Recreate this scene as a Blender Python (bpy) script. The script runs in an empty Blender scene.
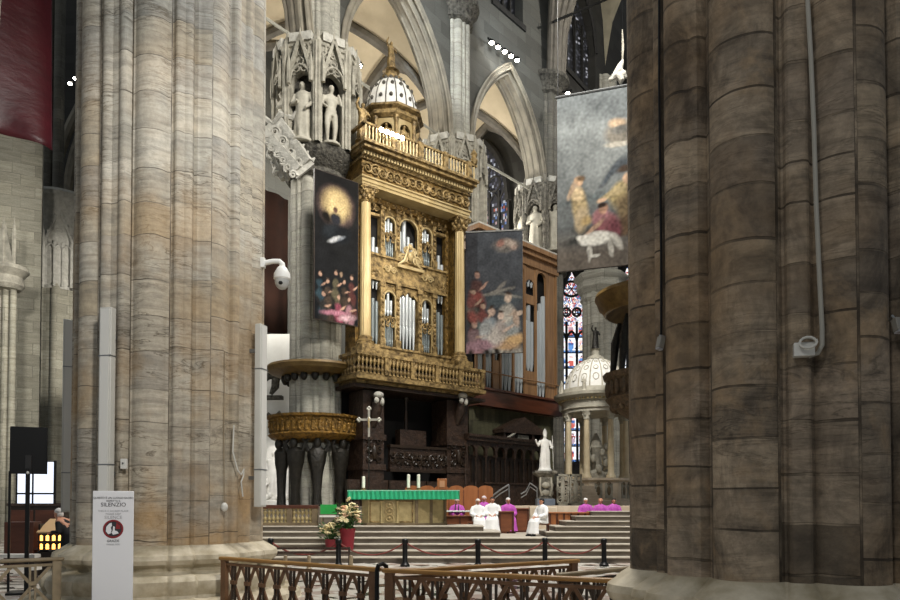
import bpy, bmesh, math, random
from mathutils import Vector, Matrix, noise as mnoise
rnd = random.Random(11)
PI = math.pi
SC = bpy.context.scene
COL = SC.collection
# ------------------------------------------------------------------ camera and measuring helpers
F, HZ, EYE, PITCH = 700.0, 505.0, 1.65, math.radians(1.4)
CY = HZ - F*math.tan(PITCH)
cam = bpy.data.cameras.new('camera'); camo = bpy.data.objects.new('camera', cam); COL.objects.link(camo)
cam.sensor_width = 36; cam.lens = F/900*36; cam.shift_y = (CY-300)/900; cam.clip_end = 400
camo.location = (0, 0, EYE); camo.rotation_euler = (PI/2+PITCH, 0, 0)
SC.camera = camo
def ray(px, py):
    a, b = (px-450)/F, (CY-py)/F
    return Vector((a, math.cos(PITCH)-b*math.sin(PITCH), math.sin(PITCH)+b*math.cos(PITCH)))
def W(px, py, Y):
    d = ray(px, py); k = Y/d.y
    return Vector((d.x*k, Y, EYE+d.z*k))
def XP(px, Y, py=440): return W(px, py, Y).x
def ZP(py, Y): return W(450, py, Y).z
class Frame:                       # a vertical plane standing in the place: origin, run direction
    def __init__(s, p0, p1):
        s.o = Vector((p0[0], p0[1], 0)); d = Vector((p1[0]-p0[0], p1[1]-p0[1], 0)); s.len = d.length
        s.d = d.normalized(); s.n = Vector((s.d.y, -s.d.x, 0)); s.rz = math.atan2(s.d.y, s.d.x)
    def uz(s, px, py, off=0.0):    # run length and height where the sight line meets the plane shifted by off towards the viewer
        r = ray(px, py); o = s.o + s.n*off - Vector((0, 0, 0))
        t = (o.x*s.n.x+o.y*s.n.y)/(r.x*s.n.x+r.y*s.n.y)
        p = r*t
        return (p.x-o.x)*s.d.x+(p.y-o.y)*s.d.y, EYE+p.z
# ------------------------------------------------------------------ mesh builder
class MB:
    def __init__(s): s.v = []; s.f = []; s.sm = []; s.T = Matrix()
    def add(s, vs, fs, smooth=False):
        b = len(s.v); T = s.T
        s.v += [T @ Vector(p) for p in vs]; s.f += [[i+b for i in f] for f in fs]; s.sm += [smooth]*len(fs)
        return s
    def box(s, x0, x1, y0, y1, z0, z1):
        return s.add([(x0,y0,z0),(x1,y0,z0),(x1,y1,z0),(x0,y1,z0),(x0,y0,z1),(x1,y0,z1),(x1,y1,z1),(x0,y1,z1)],
                     [(0,3,2,1),(4,5,6,7),(0,1,5,4),(1,2,6,5),(2,3,7,6),(3,0,4,7)])
    def bar(s, p0, p1, w, h=None, up=(0,0,1)):
        h = h or w; p0 = Vector(p0); p1 = Vector(p1); d = (p1-p0).normalized(); up = Vector(up)
        if abs(d.dot(up)) > .98: up = Vector((0,1,0))
        a = d.cross(up).normalized()*(w/2); b = a.cross(d).normalized()*(h/2)
        vs = [p+q for p in (p0, p1) for q in (-a-b, a-b, a+b, -a+b)]
        return s.add(vs, [(0,1,2,3),(7,6,5,4),(0,4,5,1),(1,5,6,2),(2,6,7,3),(3,7,4,0)])
    def loft(s, loops, cap=True, closed=True, smooth=True):
        n = len(loops[0]); vs = [p for l in loops for p in l]; fs = []
        for i in range(len(loops)-1):
            for j in range(n if closed else n-1):
                k = (j+1) % n
                fs.append((i*n+j, i*n+k, (i+1)*n+k, (i+1)*n+j))
        if cap and closed: fs.append(tuple(range(n-1, -1, -1))); fs.append(tuple((len(loops)-1)*n+j for j in range(n)))
        return s.add(vs, fs, smooth)
    def tube(s, pts, r, n=8, cap=True):
        pts = [Vector(p) for p in pts]; m = len(pts)
        rs = r if isinstance(r, (list, tuple)) else [r]*m
        loops = []; ref = None
        for i, p in enumerate(pts):
            d = (pts[min(i+1, m-1)]-pts[max(i-1, 0)]).normalized()
            if ref is None: ref = Vector((0,0,1)) if abs(d.z) < .9 else Vector((0,1,0))
            a = d.cross(ref).normalized(); b = a.cross(d).normalized(); ref = b
            loops.append([p+(a*math.cos(t)+b*math.sin(t))*rs[i] for t in (2*PI*k/n for k in range(n))])
        return s.loft(loops, cap)
    def lathe(s, prof, c=(0,0,0), n=20, sx=1, sy=1, a0=0, a1=2*PI, cap=True):
        full = abs(a1-a0-2*PI) < 1e-6; k = n if full else n+1
        loops = [[(c[0]+r*sx*math.cos(a0+(a1-a0)*j/n), c[1]+r*sy*math.sin(a0+(a1-a0)*j/n), c[2]+z) for j in range(k)] for r, z in prof]
        return s.loft(loops, cap and full, full)
    def ell(s, c, r, n=12, m=8):
        if not isinstance(r, (tuple, list)): r = (r, r, r)
        pr = [(math.sin(PI*i/m), -math.cos(PI*i/m)) for i in range(m+1)]
        loops = [[(c[0]+r[0]*max(a,.02)*math.cos(2*PI*j/n), c[1]+r[1]*max(a,.02)*math.sin(2*PI*j/n), c[2]+r[2]*b) for j in range(n)] for a, b in pr]
        return s.loft(loops)
    def prism(s, poly, y0, y1, smooth=False):     # polygon in x, z pushed along y
        n = len(poly); vs = [(x, y0, z) for x, z in poly]+[(x, y1, z) for x, z in poly]
        fs = [tuple(range(n)), tuple(range(2*n-1, n-1, -1))]+[(j, (j+1) % n+0, (j+1) % n+n, j+n)[::-1] for j in range(n)]
        return s.add(vs, fs, smooth)
    def sheet(s, fn, nu, nv, smooth=True):
        vs = [fn(i/nu, j/nv) for j in range(nv+1) for i in range(nu+1)]
        fs = [(j*(nu+1)+i, j*(nu+1)+i+1, (j+1)*(nu+1)+i+1, (j+1)*(nu+1)+i) for j in range(nv) for i in range(nu)]
        return s.add(vs, fs, smooth)
    def arch_panel(s, x0, x1, z0, z1, a0, a1, zb, zs, h, y0, y1, n=10):   # wall piece with a pointed or round-headed opening
        if a0 > x0: s.box(x0, a0, y0, y1, z0, z1)
        if x1 > a1: s.box(a1, x1, y0, y1, z0, z1)
        if zb > z0: s.box(a0, a1, y0, y1, z0, zb)
        c = arch_pts(a0, a1, zs, h, n)
        for (xa, za), (xb, zb_) in zip(c[:-1], c[1:]):
            s.add([(xa,y0,za),(xb,y0,zb_),(xb,y0,z1),(xa,y0,z1),(xa,y1,za),(xb,y1,zb_),(xb,y1,z1),(xa,y1,z1)],
                  [(0,1,2,3),(7,6,5,4),(0,4,5,1),(3,2,6,7)])
        return s
    def spiral(s, c, r, turns=1.4, t=.03, sgn=1, a0=0, y=0):            # a scroll lying in the x, z plane
        k = int(12*turns)
        return s.tube([(c[0]+sgn*r*(1-.8*i/k)*math.cos(a0+2*PI*turns*i/k), y, c[1]+r*(1-.8*i/k)*math.sin(a0+2*PI*turns*i/k)) for i in range(k+1)],
                      [t*(1-.4*i/k) for i in range(k+1)], 5)
    def build(s, name, m, parent=None, loc=None, sharp=38, bevel=0):
        me = bpy.data.meshes.new(name); me.from_pydata([tuple(p) for p in s.v], [], s.f)
        bm = bmesh.new(); bm.from_mesh(me); bmesh.ops.recalc_face_normals(bm, faces=bm.faces); bm.to_mesh(me); bm.free()
        me.polygons.foreach_set('use_smooth', s.sm); me.set_sharp_from_angle(angle=math.radians(sharp))
        me.materials.append(m); me.update()
        o = bpy.data.objects.new(name, me); COL.objects.link(o)
        if parent: o.parent = parent
        if loc is not None: o.location = loc
        if bevel:
            b = o.modifiers.new('bevel', 'BEVEL'); b.width = bevel; b.segments = 2; b.limit_method = 'ANGLE'
        return o
def arch_pts(a0, a1, zs, h, n=10):
    a = (a1-a0)/2; cx = (a0+a1)/2
    if h <= a+1e-6: return [(cx-a*math.cos(PI*i/(2*n)), zs+h*math.sin(PI*i/(2*n))) for i in range(2*n+1)]
    Rr = (a*a+h*h)/(2*a); out = []
    for i in range(n+1):
        x = a*(1-(i/n)**1.0); out.append((cx-x, zs+math.sqrt(max(0, Rr*Rr-(x+Rr-a)**2))))
    return out+[(2*cx-x, z) for x, z in out[-2::-1]]
def pa(t, a, h):
    t = abs(t)*a; Rr = (a*a+h*h)/(2*a); return math.sqrt(max(0, Rr*Rr-(t+Rr-a)**2))
def tag(o, label, cat, group=None, kind=None):
    o['label'] = label; o['category'] = cat
    if group: o['group'] = group
    if kind: o['kind'] = kind
    return o
def thing(name, label, cat, loc=(0,0,0), rz=0, group=None, kind=None, scale=None):
    o = bpy.data.objects.new(name, None); COL.objects.link(o); o.location = loc; o.rotation_euler = (0,0,rz)
    o.empty_display_size = .2
    if scale: o.scale = (scale,)*3
    return tag(o, label, cat, group, kind)
def copy_tree(o, parent=None):
    c = o.copy(); COL.objects.link(c); c.parent = parent
    for ch in list(o.children): copy_tree(ch, c)
    return c
def again(o, loc, parent=None, rz=None, scale=None):                    # a copy of one part
    c = o.copy(); COL.objects.link(c); c.location = loc
    if parent: c.parent = parent
    if rz is not None: c.rotation_euler = (0,0,rz)
    if scale: c.scale = scale
    return c
def remesh(o, vox, smooth=4):
    m = o.modifiers.new('remesh', 'REMESH'); m.mode = 'VOXEL'; m.voxel_size = vox; m.use_smooth_shade = True
    if smooth:
        k = o.modifiers.new('smooth', 'SMOOTH'); k.iterations = smooth; k.factor = .5
    return o
# ------------------------------------------------------------------ materials
def lin(c):
    if isinstance(c, str): c = [int(c[i:i+2], 16)/255 for i in (0, 2, 4)]
    return tuple(x/12.92 if x <= .04045 else ((x+.055)/1.055)**2.4 for x in c[:3])+(1,)
class NT:
    def __init__(s, name):
        s.m = bpy.data.materials.new(name); s.m.use_nodes = True; s.t = s.m.node_tree; s.b = s.t.nodes['Principled BSDF']
    def n(s, kind, **kw):
        x = s.t.nodes.new('ShaderNode'+kind)
        for k, v in kw.items():
            if k.startswith('i_'):
                key = k[2:]; key = int(key) if key.isdigit() else key.replace('_', ' ')
                if hasattr(v, 'is_linked') or isinstance(v, bpy.types.NodeSocket): s.t.links.new(v, x.inputs[key])
                else: x.inputs[key].default_value = v
            else: setattr(x, k, v)
        return x
    def link(s, a, b): s.t.links.new(a, b)
    def math(s, op, a, b=None):
        x = s.n('Math', operation=op); 
        for i, v in enumerate((a, b)):
            if v is None: continue
            if isinstance(v, bpy.types.NodeSocket): s.link(v, x.inputs[i])
            else: x.inputs[i].default_value = v
        return x.outputs[0]
    def mix(s, fac, a, b, mode='MIX'):
        x = s.n('Mix', data_type='RGBA', blend_type=mode)
        for i, v in ((0, fac), (6, a), (7, b)):
            if isinstance(v, bpy.types.NodeSocket): s.link(v, x.inputs[i])
            else: x.inputs[i].default_value = v
        return x.outputs[2]
    def ramp(s, fac, stops):
        x = s.n('ValToRGB'); s.link(fac, x.inputs[0]); e = x.color_ramp.elements
        while len(e) < len(stops): e.new(.5)
        for q, (p, c) in zip(e, stops): q.position = p; q.color = c
        return x.outputs[0]
    def noise(s, vec, scale, detail=4, rough=.55, dist=0):
        x = s.n('TexNoise', i_Scale=scale, i_Detail=detail, i_Roughness=rough, i_Distortion=dist)
        if vec is not None: s.link(vec, x.inputs['Vector'])
        return x.outputs[0]
    def obj(s): return s.n('TexCoord').outputs['Object']
    def mapped(s, vec, sc): return s.n('Mapping', i_Vector=vec, i_Scale=sc).outputs[0]
    def bump(s, h, strength=.4, dist=.02):
        x = s.n('Bump', i_Strength=strength, i_Distance=dist); s.link(h, x.inputs['Height']); s.link(x.outputs[0], s.b.inputs['Normal'])
def mat(name, c1, c2=None, scale=4, rough=.6, metal=0, bump=0, bscale=None, bdist=.02, stretch=(1,1,1), contrast=.25, spec=.4):
    k = NT(name); b = k.b
    b.inputs['Roughness'].default_value = rough; b.inputs['Metallic'].default_value = metal; b.inputs['Specular IOR Level'].default_value = spec
    v = k.mapped(k.obj(), stretch)
    if c2:
        k.link(k.ramp(k.noise(v, scale, 6, .6), [(.5-contrast, lin(c1)), (.5+contrast, lin(c2))]), b.inputs['Base Color'])
    else: b.inputs['Base Color'].default_value = lin(c1)
    if bump: k.bump(k.noise(v, bscale or scale*3, 5), bump, bdist)
    return k.m
def emis(name, c, strength):
    k = NT(name); k.b.inputs['Base Color'].default_value = (0,0,0,1)
    k.b.inputs['Emission Color'].default_value = lin(c); k.b.inputs['Emission Strength'].default_value = strength
    return k.m
def attr_mat(name, rough=.6, glow=0, spec=.3):
    k = NT(name); a = k.n('Attribute', attribute_name='Col')
    k.b.inputs['Roughness'].default_value = rough; k.b.inputs['Specular IOR Level'].default_value = spec
    if glow:
        k.b.inputs['Base Color'].default_value = (.02,.02,.02,1)
        k.link(a.outputs[0], k.b.inputs['Emission Color']); k.b.inputs['Emission Strength'].default_value = glow
    else: k.link(a.outputs[0], k.b.inputs['Base Color'])
    return k.m
def masonry(name, cols, Rr=None, phase=0.0, offs=.37, vein=0.0,  rowh=.85, bw=1.5, mortar='3a342a', strata='4a4a48', strata_amt=.5, patch=None, patch_z=None, rough=.75, bump=.5, msize=.012, axis='x', mottle=None, vscale=7.0, colshift=0.0, wobble=.16, mott=.8):
    """squared stone: courses, blocks of differing tone, drawn-out veins, worn patches"""
    k = NT(name); o = k.obj(); s = k.n('SeparateXYZ', i_0=o)
    if Rr: run = k.math('MULTIPLY', k.math('ADD', k.math('ARCTAN2', s.outputs[1], s.outputs[0]), phase+2*PI), Rr)
    else: run = s.outputs[0] if axis == 'x' else s.outputs[1]
    wob = k.math('MULTIPLY', k.math('SUBTRACT', k.noise(o, .9, 3), .5), wobble)
    zz = k.math('ADD', s.outputs[2], wob)
    if colshift:
        ci = k.math('FLOOR', k.math('DIVIDE', run, bw)); zz = k.math('ADD', zz, k.math('MULTIPLY', k.math('FRACT', k.math('MULTIPLY', ci, .618)), colshift))
        wob2 = k.math('MULTIPLY', k.math('SUBTRACT', k.noise(k.n('CombineXYZ', i_0=ci, i_1=k.math('MULTIPLY', s.outputs[2], .9), i_2=0.0).outputs[0], 1.0, 2), .5), .5); zz = k.math('ADD', zz, wob2)
    uv = k.n('CombineXYZ', i_0=run, i_1=zz, i_2=0.0).outputs[0]
    br = k.n('TexBrick', offset=offs, squash=1.0, i_Vector=uv, i_Color1=(0,0,0,1), i_Color2=(1,1,1,1), i_Mortar=(.5,.5,.5,1), i_Scale=1.0, i_Mortar_Size=msize, i_Mortar_Smooth=.3, i_Bias=0.0, i_Brick_Width=bw, i_Row_Height=rowh)
    n = len(cols); col = k.ramp(br.outputs[0], [((i+.5)/n, lin(c)) for i, c in enumerate(cols)])
    # tone of a block drifts
    sv = k.n('CombineXYZ', i_0=k.math('MULTIPLY', run, .55), i_1=k.math('MULTIPLY', s.outputs[2], vscale*.45), i_2=k.math('MULTIPLY', br.outputs[0], 5.0)).outputs[0]
    st = k.noise(sv, 1.6, 7, .68, 1.2)
    sf = k.ramp(st, [(.42, (0,0,0,1)), (.62, (1,1,1,1))])
    col = k.mix(k.math('MULTIPLY', sf, strata_amt), col, lin(strata))
    if vein:
        vv = k.n('CombineXYZ', i_0=k.math('MULTIPLY', run, .5), i_1=k.math('MULTIPLY', zz, 3.4), i_2=k.math('MULTIPLY', br.outputs[0], 9.0)).outputs[0]
        d = k.math('ABSOLUTE', k.math('SUBTRACT', k.noise(vv, 1.5, 5, .6, 1.6), .5))
        vf = k.ramp(d, [(0, (1,1,1,1)), (.028, (0,0,0,1))])
        gate = k.ramp(k.noise(o, .8, 2), [(.42, (0,0,0,1)), (.6, (1,1,1,1))])
        col = k.mix(k.math('MULTIPLY', k.math('MULTIPLY', vf, gate), vein), col, lin(mortar))
    if patch:
        pn = k.ramp(k.noise(o, .55, 4, .6), [(.45, (0,0,0,1)), (.62, (1,1,1,1))])
        if patch_z:
            zf = k.n('MapRange', i_Value=s.outputs[2], i_1=patch_z[0], i_2=patch_z[1], i_3=1.0, i_4=0.12).outputs[0]; pn = k.math('MULTIPLY', k.math('ADD', pn, .12), zf)
        col = k.mix(k.math('MULTIPLY', pn, .75), col, lin(patch))
    if mottle:
        mn = k.ramp(k.noise(o, 2.3, 8, .7, .6), [(.42, (0,0,0,1)), (.68, (1,1,1,1))])
        col = k.mix(k.math('MULTIPLY', mn, mott), col, lin(mottle))
        m2 = k.ramp(k.noise(k.mapped(o, (1, 1, .45)), 1.1, 7, .72, .8), [(.52, (0,0,0,1)), (.66, (1,1,1,1))]); col = k.mix(k.math('MULTIPLY', m2, .62), col, lin('241f1b'))
        m3 = k.ramp(k.noise(k.mapped(o, (1, 1, .8)), 1.7, 6, .65, .4), [(.56, (0,0,0,1)), (.7, (1,1,1,1))]); col = k.mix(k.math('MULTIPLY', m3, .55), col, lin('b59a78'))
    jg = k.ramp(k.noise(o, 1.4, 3), [(.38, (.25,.25,.25,1)), (.58, (1,1,1,1))]); col = k.mix(k.math('MULTIPLY', k.math('MULTIPLY', br.outputs[1], .8), jg), col, lin(mortar))
    fine = k.noise(o, 14, 6, .7)
    col = k.mix(.35, col, k.ramp(fine, [(.3, (.25,.25,.25,1)), (.7, (1,1,1,1))]), 'MULTIPLY')
    k.link(col, k.b.inputs['Base Color']); k.b.inputs['Roughness'].default_value = rough; k.b.inputs['Specular IOR Level'].default_value = .25
    h = k.math('ADD', k.math('MULTIPLY', br.outputs[1], -1.0), k.math('MULTIPLY', fine, .5))
    k.bump(h, bump, .03)
    return k.m
M = {}
LX, LY, LR, RX, RY, RR = XP(171.5, 12.7), 12.7, 1.66, 3.30, 6.95, 1.50
FACEL, FACER = math.atan2(-LY, -LX), math.atan2(-RY, -RX)
PHL = -(FACEL+math.radians(-13))+PI/16; PHR = -(FACER+math.radians(-12))+PI/16
M['pillar_pale'] = masonry('veined pale marble', ['b3ac9c', 'c9c2b2', 'bab2a1', 'cfc7b6', 'b9ac94', 'c2bcae', 'a8a296'], 1.6, PHL, 0.0, .8, .6, .6283, '4a4236', '6c6a64', .5, 'b3946a', (2.0, 11), .72, .6, .008, colshift=.12)
M['pillar_brown'] = masonry('dirty shaded brown marble', ['8f8272', 'b3a18b', '9f8f78', 'bfad94', '857868', 'b7a68f', '746858'], 1.4, PHR, 0.0, .5, .42, .5498, '2a241e', '544c43', .5, '9a8060', None, .75, 1.0, .011, mottle='3a342e', colshift=.35, wobble=.1, mott=.7)  # same marble as the pale pillar, dirt and backlight shade mixed into its colours
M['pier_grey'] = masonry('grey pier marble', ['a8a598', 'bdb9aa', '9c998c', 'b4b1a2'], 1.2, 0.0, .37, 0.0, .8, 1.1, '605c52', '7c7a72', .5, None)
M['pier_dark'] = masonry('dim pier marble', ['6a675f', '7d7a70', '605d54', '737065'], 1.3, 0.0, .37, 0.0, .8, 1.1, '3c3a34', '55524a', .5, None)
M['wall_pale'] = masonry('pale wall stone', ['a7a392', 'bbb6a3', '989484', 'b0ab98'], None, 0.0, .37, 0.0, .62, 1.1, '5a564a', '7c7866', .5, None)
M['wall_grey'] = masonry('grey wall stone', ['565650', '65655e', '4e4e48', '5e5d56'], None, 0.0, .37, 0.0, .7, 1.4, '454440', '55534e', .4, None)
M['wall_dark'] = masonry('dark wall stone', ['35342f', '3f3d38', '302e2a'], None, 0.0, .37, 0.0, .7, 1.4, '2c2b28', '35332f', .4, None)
M['rib'] = mat('rib stone', '4c473f', '746e62', 2, .75, bump=.4, bscale=6)
M['arch'] = mat('arch stone', '6d675c', '98917f', 1.4, .75, bump=.4, bscale=6)
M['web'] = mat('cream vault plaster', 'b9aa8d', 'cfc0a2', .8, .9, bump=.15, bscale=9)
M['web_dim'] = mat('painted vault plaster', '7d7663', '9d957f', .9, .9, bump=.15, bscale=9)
M['base'] = mat('worn base marble', '8f8368', 'd2c8b2', 2.4, .6, bump=.5, bscale=7, contrast=.2)
M['carved'] = mat('carved grey stone', '7c786c', 'aca797', 3, .75, bump=.7, bscale=9, bdist=.06, contrast=.2)
M['carved_dark'] = mat('dark carved stone', '23211d', '6d695e', 6, .8, bump=1, bscale=8, bdist=.1, contrast=.2)  # dark mottled tone, used for corbels, niche cores and upper capitals
M['dust'] = mat('dusted stone', '98958a', 'c6c3b8', 4, .85, bump=.8, bscale=8, bdist=.06)
M['statue'] = mat('statue marble', '8f8a7b', 'bdb8a8', 3, .65, bump=.3, bscale=10)
M['white'] = mat('white marble', 'c9c7c0', 'e6e4dd', 3, .5, bump=.2, bscale=10)
M['gold'] = mat('gilded wood', '46361c', 'a98f5e', 4.5, .45, .3, bump=.7, bscale=11, bdist=.06, contrast=.16)  # dark browns in the noise stand in for shade within the carving
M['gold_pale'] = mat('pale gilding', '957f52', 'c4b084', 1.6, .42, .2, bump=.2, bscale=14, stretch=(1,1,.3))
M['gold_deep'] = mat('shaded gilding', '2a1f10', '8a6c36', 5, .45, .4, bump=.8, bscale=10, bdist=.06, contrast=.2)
M['carved_dim'] = mat('dim carved stone', '37342e', '8a8578', 5, .75, bump=1, bscale=9, bdist=.08, contrast=.2)
M['bronze'] = mat('gilt bronze relief', '3a2a12', '9d7632', 7, .45, .4, bump=1, bscale=9, bdist=.08, contrast=.2)
M['bronze_dark'] = mat('dark bronze', '14120e', '2e2a22', 5, .45, .3, bump=.7, bscale=9, bdist=.05)
M['ring'] = mat('brown moulded ring', '4d3a1e', '7d6538', 3, .5, .2, bump=.3, bscale=14)
M['pipe'] = mat('tin pipe', 'a4aaac', 'd2d7d7', 1.2, .3, .4, stretch=(1,1,.2))
M['pipe_grey'] = mat('dull pipe', '646c6c', '8a9292', 2, .4, .4, stretch=(4,1,.3))
M['void'] = mat('dark interior', '0e0c0a', None, rough=.9)
M['wood_organ'] = mat('organ oak', '6c4e34', '9e7a54', 2, .45, bump=.15, bscale=10, stretch=(3,3,.3))
M['wood_deep'] = mat('red brown wood', '3d2014', '5c3423', 2, .4, bump=.15, bscale=10, stretch=(.4,3,3))
M['wood_black'] = mat('blackened carved wood', '1a120c', '453429', 5, .42, bump=.9, bscale=7, bdist=.06)
M['wood_dark'] = mat('dark walnut', '1c140d', '33261a', 3, .4, bump=.2, bscale=9)
M['wood_bench'] = mat('bench wood', '5a3320', '8a5436', 2.4, .45, bump=.15, bscale=9, stretch=(.4,3,3))
M['wood_seat'] = mat('stall wood', '86502c', 'ad7044', 2, .42, bump=.12, bscale=9, stretch=(3,3,.35))
M['rail'] = mat('varnished handrail', '7a5526', 'b58a4c', 3, .35, bump=.1, bscale=12, stretch=(.3,3,3))
M['slat'] = mat('fence slat', '4a3320', '79573a', 4, .5, bump=.2, bscale=12)
M['slat_dark'] = mat('dark fence slat', '241a12', '3d2d1f', 4, .5, bump=.2, bscale=12)
M['slat_grey'] = mat('greyed fence wood', '6b5d48', '9a8b70', 4, .5, bump=.2, bscale=12)
M['black'] = mat('black metal', '0b0b0b', None, rough=.4, metal=.3)
M['grey_metal'] = mat('grey steel', '8a8c8c', None, rough=.35, metal=.7)
M['offwhite'] = mat('off white enamel', 'bdbcb4', 'cfcec7', 2, .45)
M['housing'] = mat('pale grey housing', 'd6d5cf', None, rough=.4)
M['sign_white'] = mat('white sign board', 'd4d5d8', None, rough=.45)
M['ink'] = mat('dark print', '2a2a2e', None, rough=.6)
M['ink_pale'] = mat('grey print', '9a9a9e', None, rough=.6)
M['red_print'] = mat('dark red print', '7d1f24', None, rough=.5)
M['maroon'] = mat('maroon cloth', '300a10', '491019', .8, .45, bump=.22, bscale=2.2, bdist=.2, stretch=(.4,1,1))
M['brown_cloth'] = mat('brown banner cloth', '1c110c', '2a1912', 1.2, .9, spec=.1)
M['green'] = mat('green altar silk', '1f9a68', '38b987', 2, .5, bump=.2, bscale=6, stretch=(4,1,1))
M['linen'] = mat('white linen', 'd8e2da', None, rough=.7)
M['altar'] = mat('gilt bronze altar panel', '8a7a52', 'b8a678', 4, .5, .15, bump=.4, bscale=9)
M['altar_dark'] = mat('dull altar stone', '574a38', '7d6d52', 4, .6, bump=.4, bscale=9)
M['step'] = mat('stone step', '4a4238', '7a7063', 2.2, .65, bump=.4, bscale=8, stretch=(.5,1,3))
M['tread'] = mat('worn step tread', '968e80', 'bdb6a8', 2, .55, bump=.2, bscale=9)
M['marble_pink'] = mat('beige marble block', 'b8a58c', 'd6c8b2', 2.4, .5, bump=.15)
M['skin'] = mat('skin', 'b98468', None, rough=.55)
M['hair_white'] = mat('white hair', 'd2d0cc', None, rough=.8)
M['hair_dark'] = mat('dark hair', '1d1916', None, rough=.7)
M['robe_white'] = mat('white vestment', 'dedede', 'f0f0ee', 4, .75, bump=.3, bscale=8)
M['robe_purple'] = mat('magenta cassock', 'a03c9a', 'c860bc', 5, .6, bump=.3, bscale=8)
M['coat'] = mat('black coat', '0d0d10', None, rough=.8)
M['wax'] = mat('candle wax', 'e8e2d2', None, rough=.5)
M['pot_red'] = mat('dark red pot', '6d1420', '8a2430', 3, .45)
M['leaf'] = mat('leaf green', '1d3a1a', '3f6a30', 9, .55)
M['bloom'] = mat('cream bloom', 'd8c48c', 'efe6c0', 9, .6)
M['bloom_pink'] = mat('peach bloom', 'd8a27c', 'e8c8a8', 9, .6)
M['rope'] = mat('red rope', '5d241f', '7c3a30', 9, .7)
M['screen_green'] = mat('green panel', '1d8a3a', '2aa04a', 3, .5)
M['silver'] = mat('silver cross', 'b8b4a8', None, rough=.35, metal=.6)
M['lamp'] = emis('floodlight lens', 'fff6e6', 40)
M['candle_glow'] = emis('candle flame', 'ffb050', 5)
M['glass_lit'] = emis('glowing pane', 'dfe6f4', 1.6)  # pale bluish pane that emits its own colour
M['painting'] = attr_mat('oil paint', .7, spec=.06)
M['bowl'] = mat('brown carved bowl', '2c2218', '75614a', 6, .55, bump=.9, bscale=9, bdist=.06)
M['stained'] = attr_mat('stained glass', .3, 1.5)
M['lead'] = mat('dark tracery', '161513', '2e2c28', 4, .8)
# ------------------------------------------------------------------ FOREGROUND
# floor: inlaid marble
def floor_mat():
    k = NT('inlaid marble floor'); o = k.obj()
    m = k.n('Mapping', i_Vector=o, i_Rotation=(0,0,.9)).outputs[0]
    ch = k.n('TexVoronoi', i_Vector=m, i_Scale=1.15, feature='F1', distance='CHEBYCHEV', i_Randomness=.35)
    ring = k.math('GREATER_THAN', ch.outputs[0], .3)
    c2 = k.n('TexChecker', i_Vector=m, i_Scale=2.1, i_Color1=lin('c9c5bb'), i_Color2=lin('35332f')).outputs[0]
    c = k.mix(ring, c2, lin('d2cec4'))
    pk = k.ramp(ch.outputs[1] if False else k.noise(m, 1.2, 2), [(.52, (0,0,0,1)), (.54, (1,1,1,1))])
    c = k.mix(k.math('MULTIPLY', pk, .45), c, lin('8a5a4a'))
    k.link(k.mix(.3, c, k.ramp(k.noise(o, 6, 5), [(.3, (.4,.4,.4,1)), (.7, (1,1,1,1))]), 'MULTIPLY'), k.b.inputs['Base Color'])
    k.b.inputs['Roughness'].default_value = .25
    return k.m
fl = MB().box(-75, 75, -14, 75, -.3, 0).build('floor', floor_mat()); tag(fl, 'inlaid marble floor of black white and reddish shapes', 'floor', kind='structure')

def lobed(R0, lobes, notches, n=420):
    out = []
    for i in range(n):
        th = 2*PI*i/n; r = R0
        for a, rl, c in lobes:
            d = (th-a+PI) % (2*PI)-PI
            if abs(d) < PI/2:
                q = rl*rl-(c*math.sin(d))**2
                if q > 0: r = max(r, c*math.cos(d)+math.sqrt(q))
        for a, w, dep in notches:
            d = (th-a+PI) % (2*PI)-PI
            r -= dep*math.exp(-(d/w)**2)
        out.append(r)
    return out
def pillar(name, label, x, y, R, rel, face, z1, base_h, mname, bmat, sub=(), r0f=.935, lw=.185):
    t = thing(name, label, 'pillar', (x, y, 0), kind='thing')
    lobes = []; notch = []; r0 = R*r0f
    for a in rel:
        a = face+math.radians(a); rl = R*lw; lobes.append((a, rl, R-rl))
        for s in (-1, 1):
            notch.append((a+s*(lw*1.16), .016, R*.035)); lobes.append((a+s*(lw*1.16+.06), R*.07, R*(r0f-.035)))
    for a, w in sub: lobes.append((face+math.radians(a), R*w, R*.985-R*w))
    pr = lobed(r0, lobes, notch); n = len(pr)
    cs = [(math.cos(2*PI*i/n), math.sin(2*PI*i/n)) for i in range(n)]
    b = MB(); b.loft([[(r*c, r*s, z) for r, (c, s) in zip(pr, cs)] for z in (base_h-.02, base_h+4, base_h+9, z1)], cap=False)
    b.build('shaft', M[mname], t, sharp=24)
    k = base_h; prof = [(k+.02,.0),(k-.02,.07),(k-.08,.17),(k-.13,.25),(k-.2,.27),(k-.27,.24),(k-.33,.15),(k-.38,.13),(k-.42,.2),(k-.44,.36),(k-.52,.43),(k-.64,.44),(k-.74,.40),(k-.78,.42),(k-.8,.56),(k-.88,.68),(k-.97,.7),(0,.72)]
    rc = R*1.0
    loops = []
    for z, off in prof:
        f = min(1, off/.5)
        loops.append([((r*(1-f*.55)+rc*f*.55+off*R/1.7)*c, (r*(1-f*.55)+rc*f*.55+off*R/1.7)*s, max(z, 0)) for r, (c, s) in zip(pr, cs)])
    MB().loft(loops).build('base', M[bmat], t, sharp=30)
    return t, pr
pillar('clustered_pillar', 'pale veined marble clustered pillar behind the white sign board, rust tinted low down', LX, LY, LR, (-57, -13, 24, 68, 113, 158, -102, -147), FACEL, 22, .98, 'pillar_pale', 'base')
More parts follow.
